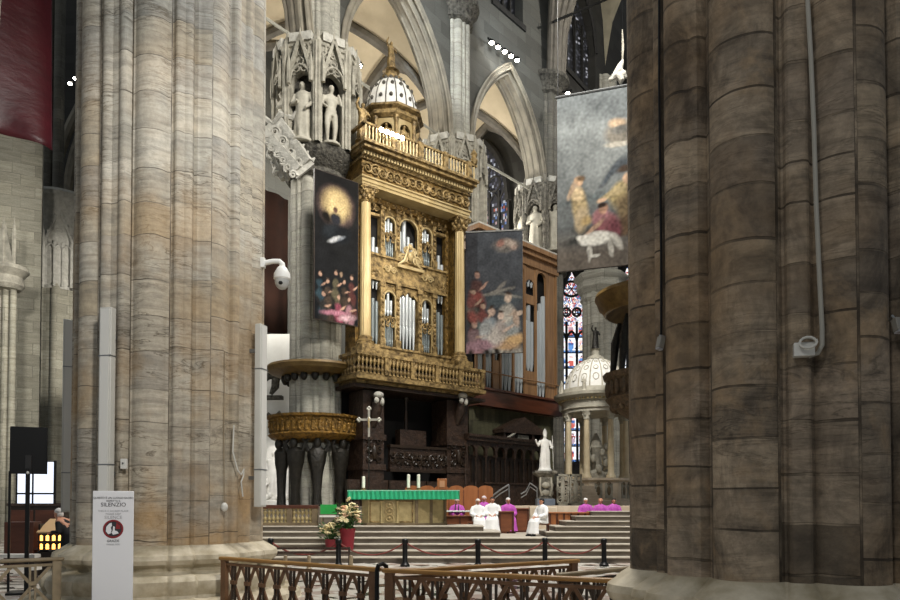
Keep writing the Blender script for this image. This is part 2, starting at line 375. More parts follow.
pillar('clustered_pillar', 'massive sooty clustered pillar, backlight shade mixed into its brown, with a grey cable running down it', RX, RY, RR, (-66, -12.5, 24, 77.5, 114, 167.5, -102.5, -156), FACER, 14, 1.0, 'pillar_brown', 'base', ((-37, .11), (53, .11), (143, .11), (-127, .11)), .90, .205)
def on_pillar(px, py, x, y, R, extra=0.0):          # where a sight line meets the pillar skin
    r = ray(px, py); o = Vector((0, 0))
    a = r.x*r.x+r.y*r.y; b = -2*(r.x*x+r.y*y); c = x*x+y*y-R*R; d = b*b-4*a*c
    t = (-b-math.sqrt(max(d, 0)))/(2*a)
    p = Vector((0, 0, EYE))+r*t; nrm = Vector((p.x-x, p.y-y, 0)).normalized()
    return p+nrm*extra, math.atan2(nrm.y, nrm.x)
# line loudspeakers on the pale pillar
def line_speaker(px, y0, y1, w, label, bracket=True, Yfix=None, extra=.1):
    p, a = on_pillar(px, (y0+y1)/2, LX, LY, LR*1.0, extra)
    if Yfix: p = W(px, (y0+y1)/2, Yfix); a = math.atan2(-p.y, -p.x)
    zb, zt = ZP(y1, p.y), ZP(y0, p.y)
    t = thing('line_loudspeaker', label, 'loudspeaker', (p.x, p.y, zb), a+PI/2, 'slim line loudspeakers around the pale pillar'); h = zt-zb
    MB().box(-w/2, w/2, -.06, .06, 0, h).build('cabinet', M['offwhite'], t, bevel=.012)
    MB().box(-w/2+.03, w/2-.03, -.072, -.058, .03, h-.03).build('grille', M['housing'], t)
    for z in (h*.2, h*.75): MB().box(-w/2-.004, w/2+.004, -.075, .062, z, z+.02).build('band', M['grey_metal'], t)
    for z in (h*.15, h*.85): MB().box(-.03, .03, .05, .05+extra+.06, z, z+.06).build('bracket', M['grey_metal'], t)
line_speaker(111, 308, 505, .21, 'tall off-white line loudspeaker rising behind the white sign board')
line_speaker(252.5, 325, 507, .22, 'tall off-white line loudspeaker on the edge of the pale pillar below the dome camera', extra=.16)
line_speaker(68, 320, 512, .20, 'narrow off-white line loudspeaker beside the standing black display screen', Yfix=13.6)
# dome camera on an arm
p, a = on_pillar(262, 265, LX, LY, LR, 0)
p = W(264, 263, 12.6)
t = thing('dome_camera', 'white dome security camera on a short arm fixed to the pale pillar', 'security camera', tuple(p), 0)
MB().box(-.06, .02, -.05, .05, -.09, .09).build('wall_plate', M['housing'], t, bevel=.01)
MB().tube([(0,0,.0),(.16,0,.03),(.28,0,.03),(.33,0,-.02),(.33,0,-.08)], [.045,.045,.045,.05,.06], 12).build('arm', M['housing'], t)
MB().lathe([(.05,-.06),(.09,-.1),(.145,-.2),(.15,-.29),(.135,-.31)], (.33,0,0), 24).build('housing', M['housing'], t)
MB().lathe([(.132,-.30),(.13,-.36),(.105,-.43),(.06,-.475),(.005,-.485)], (.33,0,0), 24).build('dome', mat('smoked dome', 'a8a8a4', None, rough=.15), t)
MB().ell((.33,-.07,-.39), (.05,.07,.045)).build('lens', M['black'], t)
# small fittings on the pale pillar
p, a = on_pillar(125, 464, LX, LY, LR*.99, .02)
t = thing('junction_box', 'small white junction box on the pale pillar beside the tall loudspeaker', 'junction box', tuple(p), a+PI/2)
MB().box(-.05,.05,-.035,.02,-.08,.08).build('box_body', M['housing'], t, bevel=.008); MB().lathe([(.012,0),(.012,.02)], (0,-.05,0), 8).build('button', M['ink'], t)
p, a = on_pillar(222, 507, LX, LY, LR*.995, .07)
t = thing('hanging_bulb', 'small cream bulb shaped fitting hanging low on the pale pillar', 'fitting', tuple(p), a+PI/2)
MB().ell((0,0,0), (.06,.05,.075)).build('bulb_body', M['offwhite'], t); MB().tube([(0,0,.06),(.005,.02,.3),(-.005,.03,1.2),(0,.03,2.6)], .008, 6).build('cord', M['slat_grey'], t)
p, a = on_pillar(236, 470, LX, LY, LR*1.0, .05)
t = thing('looped_wire', 'thin pale wire looping down the pale pillar near the loudspeaker', 'wire', tuple(p), a+PI/2)
MB().tube([(-.1,0,.75),(-.12,0,.3),(-.03,-.02,.0),(.05,-.02,-.08),(.13,0,.02),(.12,0,-.1),(.05,-.02,-.2),(.11,0,-.45)], .012, 6).build('wire_run', M['offwhite'], t)
# fittings on the brown pillar
p, a = on_pillar(803, 351, RX, RY, RR*.95, .03)
t = thing('junction_box', 'pale junction box with a coil of cable on the sooty brown pillar', 'junction box', tuple(p), a+PI/2)
MB().box(-.075,.075,-.05,.03,-.055,.055).build('box_body', M['housing'], t, bevel=.006)
MB().tube([(.06*math.cos(i*.5)+.02, -.06-.002*i, .04+.045*math.sin(i*.5)) for i in range(27)], .009, 6).build('cable_coil', M['offwhite'], t)
pts = []
for px, py in ((806,-12),(810,60),(813,130),(815,200),(818,270),(821,330),(821,346),(817,354),(808,357)):
    q, _ = on_pillar(px, py, RX, RY, RR*.965, .03); pts.append(q)
cb = MB().tube(pts, .018, 8).build('cable_conduit', mat('pale cable', '9b988e', None, rough=.5)); tag(cb, 'pale grey cable conduit running down the sooty brown pillar to a box', 'cable')
pts = [on_pillar(px, py, RX, RY, RR*.955, .02)[0] for px, py in ((661,-10),(661,80),(662,170),(663,260),(663,335))]
cb = MB().tube(pts, .012, 6).build('thin_cable', M['black']); tag(cb, 'thin black cable in the groove of the sooty brown pillar', 'cable')
for px, py, sgn, lab in ((668,343,1,'small grey spotlight clamped in the groove at the near edge of the sooty pillar'), (889,327,-1,'small grey spotlight beyond the cable at the far side of the sooty pillar')):
    p, a = on_pillar(px, py, RX, RY, RR*.94, .07)
    t = thing('small_spotlight', lab, 'spotlight', tuple(p), a+PI/2, 'small spotlights on the brown pillar')
    MB().bar((0,.0,.05),(0,-.03,-.06), .055, .06).build('lamp_body', mat('grey lamp body','7d7a72',None,rough=.4), t, bevel=.008)
    MB().tube([(0,.06,.05),(-.03,.0,.07),(0,-.01,.03)], .01, 6).build('bracket', M['grey_metal'], t)
    MB().bar((0,-.03,-.058),(0,-.033,-.07), .045, .05).build('lamp_face', M['ink_pale'], t)
# sign totem
SY = 9.6; SX = XP(113, SY, 545); sw = 37/ (F/SY); zt = ZP(491, SY); zb = 0
t = thing('sign_board', 'tall white free-standing sign board asking for silence, before the pale pillar', 'sign', (SX, SY, 0), .4)
MB().box(-sw/2, sw/2, 0, .06, .04, zt).build('panel', M['sign_white'], t, bevel=.006)
MB().box(-sw/2-.06, sw/2+.06, -.14, .2, 0, .04).build('foot', M['grey_metal'], t)
def text(s, size, x, y, z, m, parent, name='lettering'):
    c = bpy.data.curves.new(name, 'FONT'); c.body = s; c.size = size; c.align_x = 'CENTER'; c.align_y = 'CENTER'; c.extrude = .0015
    c.materials.append(m); tmp = bpy.data.objects.new('tmp_text', c); COL.objects.link(tmp); dg = bpy.context.evaluated_depsgraph_get(); dg.update()
    me = bpy.data.meshes.new_from_object(tmp.evaluated_get(dg)); bpy.data.objects.remove(tmp); me.name = name
    o = bpy.data.objects.new(name, me); COL.objects.link(o); o.parent = parent; o.location = (x, y, z); o.rotation_euler = (PI/2, 0, 0); return o
def sz(py): return ZP(py, SY)
for s, size, py, m in (('QUESTO È UN LUOGO SACRO', .036, 498, 'ink'), ('RISPETTA IL', .034, 501, 'ink'), ('SILENZIO', .075, 504.8, 'ink'), ('THIS IS A SACRED PLACE', .034, 511, 'ink_pale'), ('PLEASE KEEP', .034, 514, 'ink_pale'), ('SILENCE', .06, 517.5, 'ink_pale'), ('GRAZIE', .045, 541, 'ink'), ('THANK YOU', .03, 544.5, 'ink_pale')):
    text(s, size, 0, -.003, sz(py), M[m], t)
e = thing('emblem', '', '', (0, -.001, sz(529))); del e['label'], e['category']; e.parent = t
rr = 8.3*SY/F
MB().tube([(rr*math.cos(i*PI/20), 0, rr*math.sin(i*PI/20)) for i in range(41)], .014, 6).build('ring', M['red_print'], e)
MB().prism([(rr*.93*math.cos(i*PI/20), rr*.93*math.sin(i*PI/20)) for i in range(40)], -.003, .0).build('disc', M['ink'], e)
MB().prism([(-.09,-.03),(-.085,.03),(-.05,.075),(-.02,.085),(-.015,.05),(-.03,.02),(-.02,-.02),(-.03,-.06),(-.06,-.07)], -.006, -.002).build('face', M['sign_white'], e)
MB().prism([(.0,-.08),(.07,-.06),(.05,-.03),(.02,-.02),(.02,.03),(.0,.04),(-.005,-.02),(-.02,-.05)], -.006, -.002).build('hand', M['sign_white'], e)
MB().prism([(.03,.0),(.09,.0),(.08,.05),(.04,.09),(.035,.04)], -.005, -.002).build('shade', M['red_print'], e)
# fences of star shaped slats
def fence(p0, p1, label, zr=.86, unit=.38, mats=('rail','slat','slat_dark'), post0=True, post1=True, z0=0.0):
    fr = Frame(p0, p1); L = fr.len
    t = thing('wooden_fence', label, 'fence', (p0[0], p0[1], 0), fr.rz, 'wooden fences round the sanctuary')
    MB().box(-.03, L+.03, -.05, .05, zr-.055, zr).build('handrail', M[mats[0]], t, bevel=.02)
    MB().box(0, L, -.02, .02, zr-.13, zr-.09).build('upper_rail', M[mats[1]], t)
    MB().box(0, L, -.025, .025, .08, .13).build('bottom_rail', M[mats[1]], t)
    for x, on in ((.07, post0), (L-.07, post1)):
        if on: MB().box(x-.06, x+.06, -.035, .035, 0, zr-.05).build('post', M[mats[1]], t, bevel=.006)
    n = max(1, round((L-.26)/unit)); u = (L-.26)/n; zc = .43
    for i in range(n):
        c = .13+u*(i+.5); b = MB()
        for s in (-1, 1):
            b.bar((c+s*.035, .0, .1), (c+s*.035, .0, zr-.09), .028, .03)
        d = MB()
        for s in (-1, 1):
            d.bar((c-s*u*.5, .014, .12), (c+s*u*.5, .014, zr-.1), .045, .026, up=(0,1,0))
        d.box(c-.05, c+.05, -.03, .03, zc-.03+.04, zc+.03+.04)
        b.build('upright', M[mats[2]], t); d.build('slat_panel', M[mats[1]], t)
    return t
RZ = .85
def rail_at(px, py):                # where the handrail, .85 m up, is met
    r = ray(px, py); k = (RZ-EYE)/r.z; return (r.x*k, r.y*k)
A0, A1, A2, A3 = rail_at(222, 556.5), rail_at(378, 567.5), rail_at(385, 568.3), rail_at(655, 580)
fence(A0, A1, 'wooden fence between the pale pillar and the black bracket', RZ, .34)
fence(A2, A3, 'wooden fence from the black bracket to the sooty brown pillar', RZ, .36)
t = thing('fence_bracket', 'black curved bracket joining the two front fence lengths', 'bracket', (A1[0]+.03, A1[1]-.03, 0))
MB().tube([(-.035,-.04,.0),(-.035,-.04,.82),(-.02,-.03,.88),(.03,.0,.9),(.075,.02,.87),(.08,.03,.8)], .03, 8).build('strap', M['black'], t)
fence(rail_at(400, 569), rail_at(577, 559), 'wooden fence behind, running off towards the rope posts', RZ, .36, post0=False)
fence(rail_at(560, 573), rail_at(660, 563.5), 'darker wooden fence behind, close to the sooty brown pillar', RZ, .36, ('slat_grey','slat_dark','slat_dark'), post0=False)
fence(rail_at(-40, 561), rail_at(62, 557), 'greyish wooden fence before the black display screen', RZ, .62, ('slat_grey','slat_grey','slat_grey'))
# display screen seen from behind
DY = 13.2
a = W(13, 427, DY); b = W(53, 430, DY+.25); zl = ZP(474, DY)
t = thing('display_screen', 'black display screen on a pole stand beside the pale pillar', 'display screen', ((a.x+b.x)/2, DY, 0), math.atan2(.35, b.x-a.x)*.8)
hw = (b.x-a.x)/2; zt_ = a.z
MB().box(-hw, hw, -.03, .03, zl, zt_).build('panel', M['black'], t, bevel=.01)
MB().box(-.05,.05,-.07,-.03, zl, zl+.35).build('mount', mat('mount','1c1c1c',None,rough=.5), t)
MB().box(-.035,.035,-.11,-.05, .03, zl+.1).build('pole', M['black'], t)
MB().box(-.3,.3,-.35,.2, 0, .04).build('foot', M['black'], t, bevel=.01)
MB().box(-hw-.02,-hw+.02,.02,.06,.03, zl+.05).build('side_leg', M['black'], t)
MB().ell((0,-.1,zl+.02),(.03,.03,.03)).build('knob', M['housing'], t)
# furniture behind the screen
def at(px, py, Y): p = W(px, py, Y); return p
t = thing('pew', 'brown wooden pew end behind the black display screen', 'pew', (XP(8, 18.5, 540), 18.5, 0), .15)
MB().box(-.1,.62,0,.5,0,1.2).build('bench_end', M['wood_deep'], t, bevel=.01); MB().box(.62,1.7,.05,.45,.45,.5).build('seat', M['wood_deep'], t); MB().box(.62,1.7,.42,.48,0,1.05).build('backrest', M['wood_dark'], t)
t = thing('dark_cabinet', 'dark wooden cabinet under the bright glass behind the display screen', 'cabinet', (XP(34, 21, 520), 21, 0), .1)
MB().box(-.7,.75,0,.6,0,1.62).build('body', M['wood_dark'], t, bevel=.01); MB().box(-.76,.81,-.05,.65,1.62,1.7).build('top', M['wood_black'], t)
for x in (-.66,.04): MB().box(x,x+.64,-.02,.0,.1,1.5).build('door', M['wood_deep'], t, bevel=.008)
t = thing('glass_screen', 'bright glowing glass screen in a dark frame above the cabinet', 'glass screen', (XP(36, 24, 490), 24, 0), .05)
gz0, gz1 = ZP(512, 24), ZP(462, 24)
MB().box(-.62,.62,0,.03,gz0,gz1).build('glass_pane', M['glass_lit'], t)
fr_ = MB(); 
for x in (-.64,-.1,.62): fr_.box(x-.025,x+.025,-.03,.06,0,gz1+.05)
fr_.box(-.65,.65,-.03,.06,gz0+.6,gz0+.66); fr_.box(-.65,.65,-.03,.06,gz0-.05,gz0); fr_.build('frame', M['black'], t)
t = thing('candle_stand', 'votive candle stand with glowing shelf below its pale sloping top', 'candle stand', (XP(50, 16.5, 540), 16.5, 0), .1)
MB().box(-.3,.42,0,.5,0,.55).build('body', M['wood_dark'], t); MB().add([(-.28,-.06,1.02),(.4,-.06,1.02),(.3,.4,1.32),(-.18,.4,1.32),(-.28,-.06,.99),(.4,-.06,.99),(.3,.4,1.29),(-.18,.4,1.29)], [(0,1,2,3),(7,6,5,4),(0,4,5,1),(1,5,6,2),(2,6,7,3),(3,7,4,0)]).build('sloping_top', mat('parchment','c9a67a',None,rough=.6), t)
for x in (-.26,.36): MB().box(x,x+.03,0,.45,.5,1.2).build('leg', M['black'], t)
for z in (.58,.78): MB().box(-.27,.39,-.02,.42,z,z+.03).build('shelf', M['wood_dark'], t)
for i in range(10):
    o = MB().lathe([(.035,0),(.035,.11),(.005,.13)], (-.22+.14*(i%5),.05,.61+.2*(i//5)), 8).build('candle', M['candle_glow'], t)
for i in range(3):
    t = thing('kneeler', '', '', (XP(22, 14.6+i*.5, 550), 14.6+i*.5, 0)); zk = .3+.09*i; MB().box(-1.6,.35,-.12,.12,zk,zk+.08).build('board', M['wood_dark' if i % 2 else 'white'], t)
    for x in (-1.5, .2): MB().box(x,x+.08,-.1,.1,0,zk).build('support', M['wood_dark'], t)
    tag(t, ['low pale kneeler board behind the greyish fence','low dark kneeler board behind the greyish fence','second pale kneeler board, higher and behind the greyish fence'][i], 'kneeler', 'kneeler boards')
# ------------------------------------------------------------------ PEOPLE
def skin_body(name, joints, edges, root, m, parent, sub=1):
    bm = bmesh.new(); L = bm.verts.layers.skin.verify(); vs = {}
    for k, (p, r) in joints.items():
        v = bm.verts.new(p); v[L].radius = (r, r) if not isinstance(r, tuple) else r; vs[k] = v
        if k == root: v[L].use_root = True
    for a, b in edges: bm.edges.new((vs[a], vs[b]))
    me = bpy.data.meshes.new(name); bm.to_mesh(me); bm.free(); me.materials.append(m)
    o = bpy.data.objects.new(name, me); COL.objects.link(o); o.parent = parent
    s = o.modifiers.new('skin', 'SKIN'); s.use_smooth_shade = True
    q = o.modifiers.new('subd', 'SUBSURF'); q.levels = sub; q.render_levels = sub
    return o
def hand(j, e, s, wrist, palm, tip, side, tag_):
    """palm and five bent fingers of unequal length"""
    w, p, f = Vector(wrist), Vector(palm), Vector(tip); d = (f-p).normalized(); sd = Vector(side).normalized()
    j[tag_+'palm'] = (tuple(p), .026); e.append((s, tag_+'palm'))
    for i, (off, ln) in enumerate(((-.03,.075),(-.01,.088),(.011,.082),(.031,.062))):
        a = p+d*.03+sd*off; b = a+d*ln*.5+Vector((0,0,-.008)); c = a+d*ln*.85+Vector((0,0,-.035))
        for k, q, r in (('a',a,.011),('b',b,.0095),('c',c,.008)): j[f'{tag_}{i}{k}'] = (tuple(q), r)
        e += [(tag_+'palm', f'{tag_}{i}a'), (f'{tag_}{i}a', f'{tag_}{i}b'), (f'{tag_}{i}b', f'{tag_}{i}c')]
    a = w+(p-w)*.45+sd*-.035; b = a+d*.04+sd*-.025; c = b+d*.035
    for k, q, r in (('a',a,.013),('b',b,.011),('c',c,.009)): j[f'{tag_}t{k}'] = (tuple(q), r)
    e += [(tag_+'palm', tag_+'ta'), (tag_+'ta', tag_+'tb'), (tag_+'tb', tag_+'tc')]
def head_joints(j, e, neck, c, fwd=(0,-1,0)):
    c = Vector(c); f = Vector(fwd).normalized(); s = f.cross(Vector((0,0,1)))
    j['jaw'] = (tuple(c+f*.035+Vector((0,0,-.065))), (.058,.06)); j['skull'] = (tuple(c+Vector((0,0,.01))), (.083,.092)); j['crown'] = (tuple(c-f*.015+Vector((0,0,.075))), (.06,.065))
    j['nose'] = (tuple(c+f*.112+Vector((0,0,-.012))), .013); j['chin'] = (tuple(c+f*.075+Vector((0,0,-.095))), .022)
    e += [(neck,'jaw'),('jaw','skull'),('skull','crown'),('skull','nose'),('jaw','chin')]
    for k, q in (('el',-1),('er',1)): j[k] = (tuple(c+s*q*.088-f*.01), .018); e.append(('skull', k))
def face_parts(t, c, fwd, skin, mouth=True):
    c = Vector(c); f = Vector(fwd).normalized(); s = f.cross(Vector((0,0,1)))
    for q in (-1, 1): MB().ell(tuple(c+f*.083+s*q*.032+Vector((0,0,.015))), (.012,.012,.009), 8, 6).build('eye', M['ink'], t)
    MB().ell(tuple(c+f*.093+Vector((0,0,-.058))), (.026,.012,.006), 8, 6).build('mouth', M['red_print'], t)
def hair(t, c, fwd, m, full=True):
    c = Vector(c); f = Vector(fwd).normalized(); b = MB()
    b.ell(tuple(c-f*.022+Vector((0,0,.045))), (.094,.1,.088), 14, 10)
    if full: b.ell(tuple(c-f*.055+Vector((0,0,-.02))), (.085,.065,.09), 12, 8)
    return b.build('hair', m, t)
def seated(label, loc, rz, robe, hm, cap=None, group='seated clergy', sc=.92, lean=0.0, stole=None):
    t = thing('person', label, 'person', loc, rz, group, 'thing', sc)
    j = {'pelvis':((0,0,.54),.13),'spine':((0,-.01,.75),.13),'chest':((0,-.01-lean,.96),.11),'neck':((0,-.03-lean,1.13),.052)}
    e = [('pelvis','spine'),('spine','chest'),('chest','neck')]; hc = (0,-.05-lean,1.25)
    head_joints(j, e, 'neck', hc)
    for k, s in (('l',-1),('r',1)):
        j[k+'sh'] = ((s*.17,-.01-lean,1.0),.04); j[k+'el'] = ((s*.25,-.08,.77),.045); j[k+'wr'] = ((s*.11,-.31,.69),.028)
        j[k+'hip'] = ((s*.1,-.06,.53),.095); j[k+'kn'] = ((s*.13,-.46,.52),.065); j[k+'an'] = ((s*.12,-.44,.1),.042); j[k+'toe'] = ((s*.14,-.62,.05),.038)
        e += [('chest',k+'sh'),(k+'sh',k+'el'),(k+'el',k+'wr'),('pelvis',k+'hip'),(k+'hip',k+'kn'),(k+'kn',k+'an'),(k+'an',k+'toe')]
        hand(j, e, k+'wr', (s*.11,-.31,.69), (s*.07,-.37,.68), (s*.03,-.46,.66), (s*.5,.4,.3), k)
    skin_body('body', j, e, 'pelvis', M['skin'], t)
    face_parts(t, hc, (0,-1,0), None); hair(t, hc, (0,-1,0), M[hm])
    b = MB()
    def ring(cx, cy, z, rx, ry, n=20, fold=0): return [(cx+rx*(1+fold*math.sin(6*a))*math.cos(a), cy+ry*(1+fold*math.sin(7*a))*math.sin(a), z) for a in (2*PI*k/n for k in range(n))]
    b.loft([ring(0,0,.44,.24,.21), ring(0,0,.6,.23,.19), ring(0,-lean*.5,.82,.215,.165), ring(0,-lean,.99,.235,.155), ring(0,-lean,1.075,.2,.13), ring(0,-.02-lean,1.125,.105,.09), ring(0,-.025-lean,1.15,.068,.068)])
    b.loft([ring(0,-.5,.08,.3,.15,24,.09), ring(0,-.47,.3,.26,.13,24,.06), ring(0,-.42,.52,.25,.14,24,.03), ring(0,-.36,.62,.22,.12,24)])
    b.loft([[(x, y, z+.54) for x, y, z in ((-.23,yy,-.06),(-.15,yy,.09),(0,yy,.07),(.15,yy,.09),(.23,yy,-.06),(0,yy,-.1))] for yy in (.05,-.2,-.5)])
    for s in (-1, 1):
        b.tube([(s*.17,-.01-lean,1.045),(s*.235,-.04-lean*.5,.92),(s*.27,-.09,.76),(s*.2,-.2,.71),(s*.12,-.3,.69)], [.085,.09,.085,.085,.075], 12)
    o = b.build('robe', M[robe], t); remesh(o, .021, 3)
    MB().lathe([(.058,1.125),(.06,1.16),(.055,1.165)], (0,-.03-lean,0), 14).build('collar', M['white'], t)
    if cap: MB().lathe([(.086,.07),(.08,.1),(.05,.128),(.004,.138)], (hc[0], hc[1]+.012, hc[2]-.015), 16).build('skull_cap', M[cap], t)
    if stole:
        for s in (-1, 1): MB().tube([(s*.06,-.09-lean,1.12),(s*.075,-.185-lean,.95),(s*.06,-.2,.75)], .022, 6).build('stole', M[stole], t)
    for s in (-1, 1): MB().loft([ring(s*.13,-.58,.0,.055,.12,14), ring(s*.13,-.58,.05,.055,.12,14), ring(s*.13,-.54,.09,.04,.07,14)]).build('shoe', M['black'], t)
    return t
def standing(label, loc, rz, lean=.14):
    t = thing('person', label, 'person', loc, rz, None, 'thing', .97)
    l = lean; hc = (0,-.12-l,1.5)
    j = {'pelvis':((0,0,.92),.13),'spine':((0,-.02,1.1),.13),'chest':((0,-.04-l*.6,1.28),.145),'neck':((0,-.07-l,1.4),.052)}
    e = [('pelvis','spine'),('spine','chest'),('chest','neck')]; head_joints(j, e, 'neck', hc)
    for k, s in (('l',-1),('r',1)):
        j[k+'sh'] = ((s*.19,-.05-l*.6,1.31),.06); j[k+'el'] = ((s*.24,-.1,1.05),.045); j[k+'wr'] = ((s*.14,-.36,1.06),.028)
        j[k+'hip'] = ((s*.09,0,.88),.095); j[k+'kn'] = ((s*.1,-.03,.48),.06); j[k+'an'] = ((s*.1,.02,.09),.04); j[k+'toe'] = ((s*.12,-.15,.04),.038)
        e += [('chest',k+'sh'),(k+'sh',k+'el'),(k+'el',k+'wr'),('pelvis',k+'hip'),(k+'hip',k+'kn'),(k+'kn',k+'an'),(k+'an',k+'toe')]
        hand(j, e, k+'wr', (s*.14,-.36,1.06), (s*.12,-.43,1.06), (s*.1,-.52,1.04), (1,.1,.1), k)
    skin_body('body', j, e, 'pelvis', M['skin'], t); face_parts(t, hc, (0,-1,0), None)
    hair(t, hc, (0,-1,0), M['hair_white'])
    b = MB()
    def ring(cx, cy, z, rx, ry, n=18): return [(cx+rx*math.cos(a), cy+ry*math.sin(a), z) for a in (2*PI*k/n for k in range(n))]
    b.loft([ring(0,.01,.45,.24,.2), ring(0,0,.75,.22,.18), ring(0,-.01,1.02,.2,.16), ring(0,-.05-l*.5,1.24,.22,.15), ring(0,-.06-l*.7,1.33,.19,.12), ring(0,-.07-l,1.4,.08,.075)])
    for s in (-1, 1):
        b.tube([(s*.17,-.05-l*.6,1.31),(s*.25,-.09,1.07),(s*.15,-.34,1.06)], [.075,.07,.055], 10); 
    o = b.build('coat', M['coat'], t); remesh(o, .022, 3)
    for s in (-1, 1):
        MB().tube([(s*.09,0,.7),(s*.1,-.03,.48),(s*.1,.02,.1)], [.1,.08,.06], 10).build('trouser_leg', M['coat'], t)
        MB().lathe([(.05,0),(.055,.04),(.04,.09)], (s*.11,-.06,0), 12, 1, 2).build('shoe', M['black'], t)
    return t
standing('white haired person in a black coat leaning over the votive candle stand', (XP(70, 16.0, 520), 16.0, 0), -PI/2-.2, .2)
# statues
def statue_mesh(h, pose='plain', wide=1.0):
    b = MB(); H = h
    def ring(z, rx, ry, fold=0, ph=0, n=24, cx=0, cy=0): return [(cx+rx*wide*(1+fold*math.sin(7*a+ph))*math.cos(a), cy+ry*(1+fold*math.sin(7*a+ph))*math.sin(a), z) for a in (2*PI*k/n for k in range(n))]
    b.loft([ring(0,.17*H,.13*H,.1), ring(.1*H,.15*H,.12*H,.11,.3), ring(.3*H,.14*H,.11*H,.1,.8), ring(.48*H,.135*H,.1*H,.06,1.2,cx=.01*H), ring(.62*H,.115*H,.085*H,.03,1.5), ring(.74*H,.135*H,.085*H), ring(.81*H,.125*H,.075*H), ring(.845*H,.06*H,.05*H), ring(.87*H,.04*H,.04*H)])
    b.tube([(0,0,.84*H),(0,-.01*H,.9*H)], .035*H, 10)
    b.ell((0,-.015*H,.93*H), (.055*H,.062*H,.07*H)); b.ell((0,-.075*H,.925*H), (.012*H,.014*H,.016*H), 8, 6)
    if pose == 'bless':
        b.tube([(-.125*H,0,.8*H),(-.2*H,-.06*H,.66*H),(-.27*H,-.1*H,.78*H),(-.28*H,-.11*H,.84*H)], [.045*H,.04*H,.026*H,.02*H], 8)
        b.tube([(.125*H,0,.8*H),(.19*H,-.05*H,.63*H),(.13*H,-.15*H,.6*H)], [.045*H,.04*H,.03*H], 8)
        b.lathe([(.06*H,.97*H),(.066*H,1.02*H),(.04*H,1.1*H),(.004*H,1.15*H)], (0,0,0), 10)
        b.tube([(.2*H,-.15*H,.0),(.17*H,-.16*H,.95*H)], .012*H, 6)
    elif pose == 'raise':
        b.tube([(-.125*H,0,.8*H),(-.2*H,-.03*H,.92*H),(-.14*H,-.06*H,1.08*H)], [.045*H,.036*H,.024*H], 8)
        b.tube([(.125*H,0,.8*H),(.18*H,-.06*H,.64*H),(.06*H,-.14*H,.66*H)], [.045*H,.04*H,.028*H], 8)
    elif pose == 'nude':
        pass
    else:
        b.tube([(-.125*H,0,.8*H),(-.17*H,-.05*H,.62*H),(-.04*H,-.14*H,.64*H)], [.045*H,.042*H,.028*H], 8)
        b.tube([(.125*H,0,.8*H),(.18*H,-.03*H,.62*H),(.1*H,-.13*H,.5*H)], [.045*H,.04*H,.028*H], 8)
    b.lathe([(.2*H,-.04*H),(.2*H,.01*H),(.15*H,.03*H)], (0,0,0), 16)
    return b
def nude_mesh(H):
    b = MB()
    for s, kx, ky in ((-1,-.02,-.04),(1,.01,.0)):
        b.tube([(s*.055*H,0,.5*H),(s*.065*H+kx*H,ky*H,.28*H),(s*.06*H,.01*H,.05*H),(s*.065*H,-.06*H,.02*H)], [.065*H,.045*H,.027*H,.024*H], 10)
    b.loft([[(rx*H*math.cos(a), ry*H*math.sin(a), z*H) for a in (2*PI*k/16 for k in range(16))] for z, rx, ry in ((.46,.09,.07),(.54,.1,.075),(.62,.082,.06),(.73,.115,.075),(.8,.12,.065),(.835,.05,.045))])
    b.tube([(0,0,.82*H),(0,-.01*H,.9*H)], .033*H, 8); b.ell((0,-.01*H,.935*H), (.05*H,.058*H,.066*H))
    b.tube([(-.12*H,0,.79*H),(-.17*H,-.02*H,.64*H),(-.1*H,-.1*H,.56*H)], [.04*H,.033*H,.022*H], 8)
    b.tube([(.12*H,0,.79*H),(.19*H,-.02*H,.68*H),(.1*H,-.06*H,.85*H)], [.04*H,.033*H,.022*H], 8)
    b.lathe([(.16*H,-.03*H),(.16*H,.015*H)], (0,0,0), 14)
    return b
def statue(label, loc, rz, h, m='statue', pose='plain', group=None, name='saint_statue', wide=1.0):
    b = nude_mesh(h) if pose == 'nude' else statue_mesh(h, pose, wide)
    o = b.build(name, M[m]); o.location = loc; o.rotation_euler = (0,0,rz); remesh(o, h*.014, 2)
    return tag(o, label, 'statue', group)
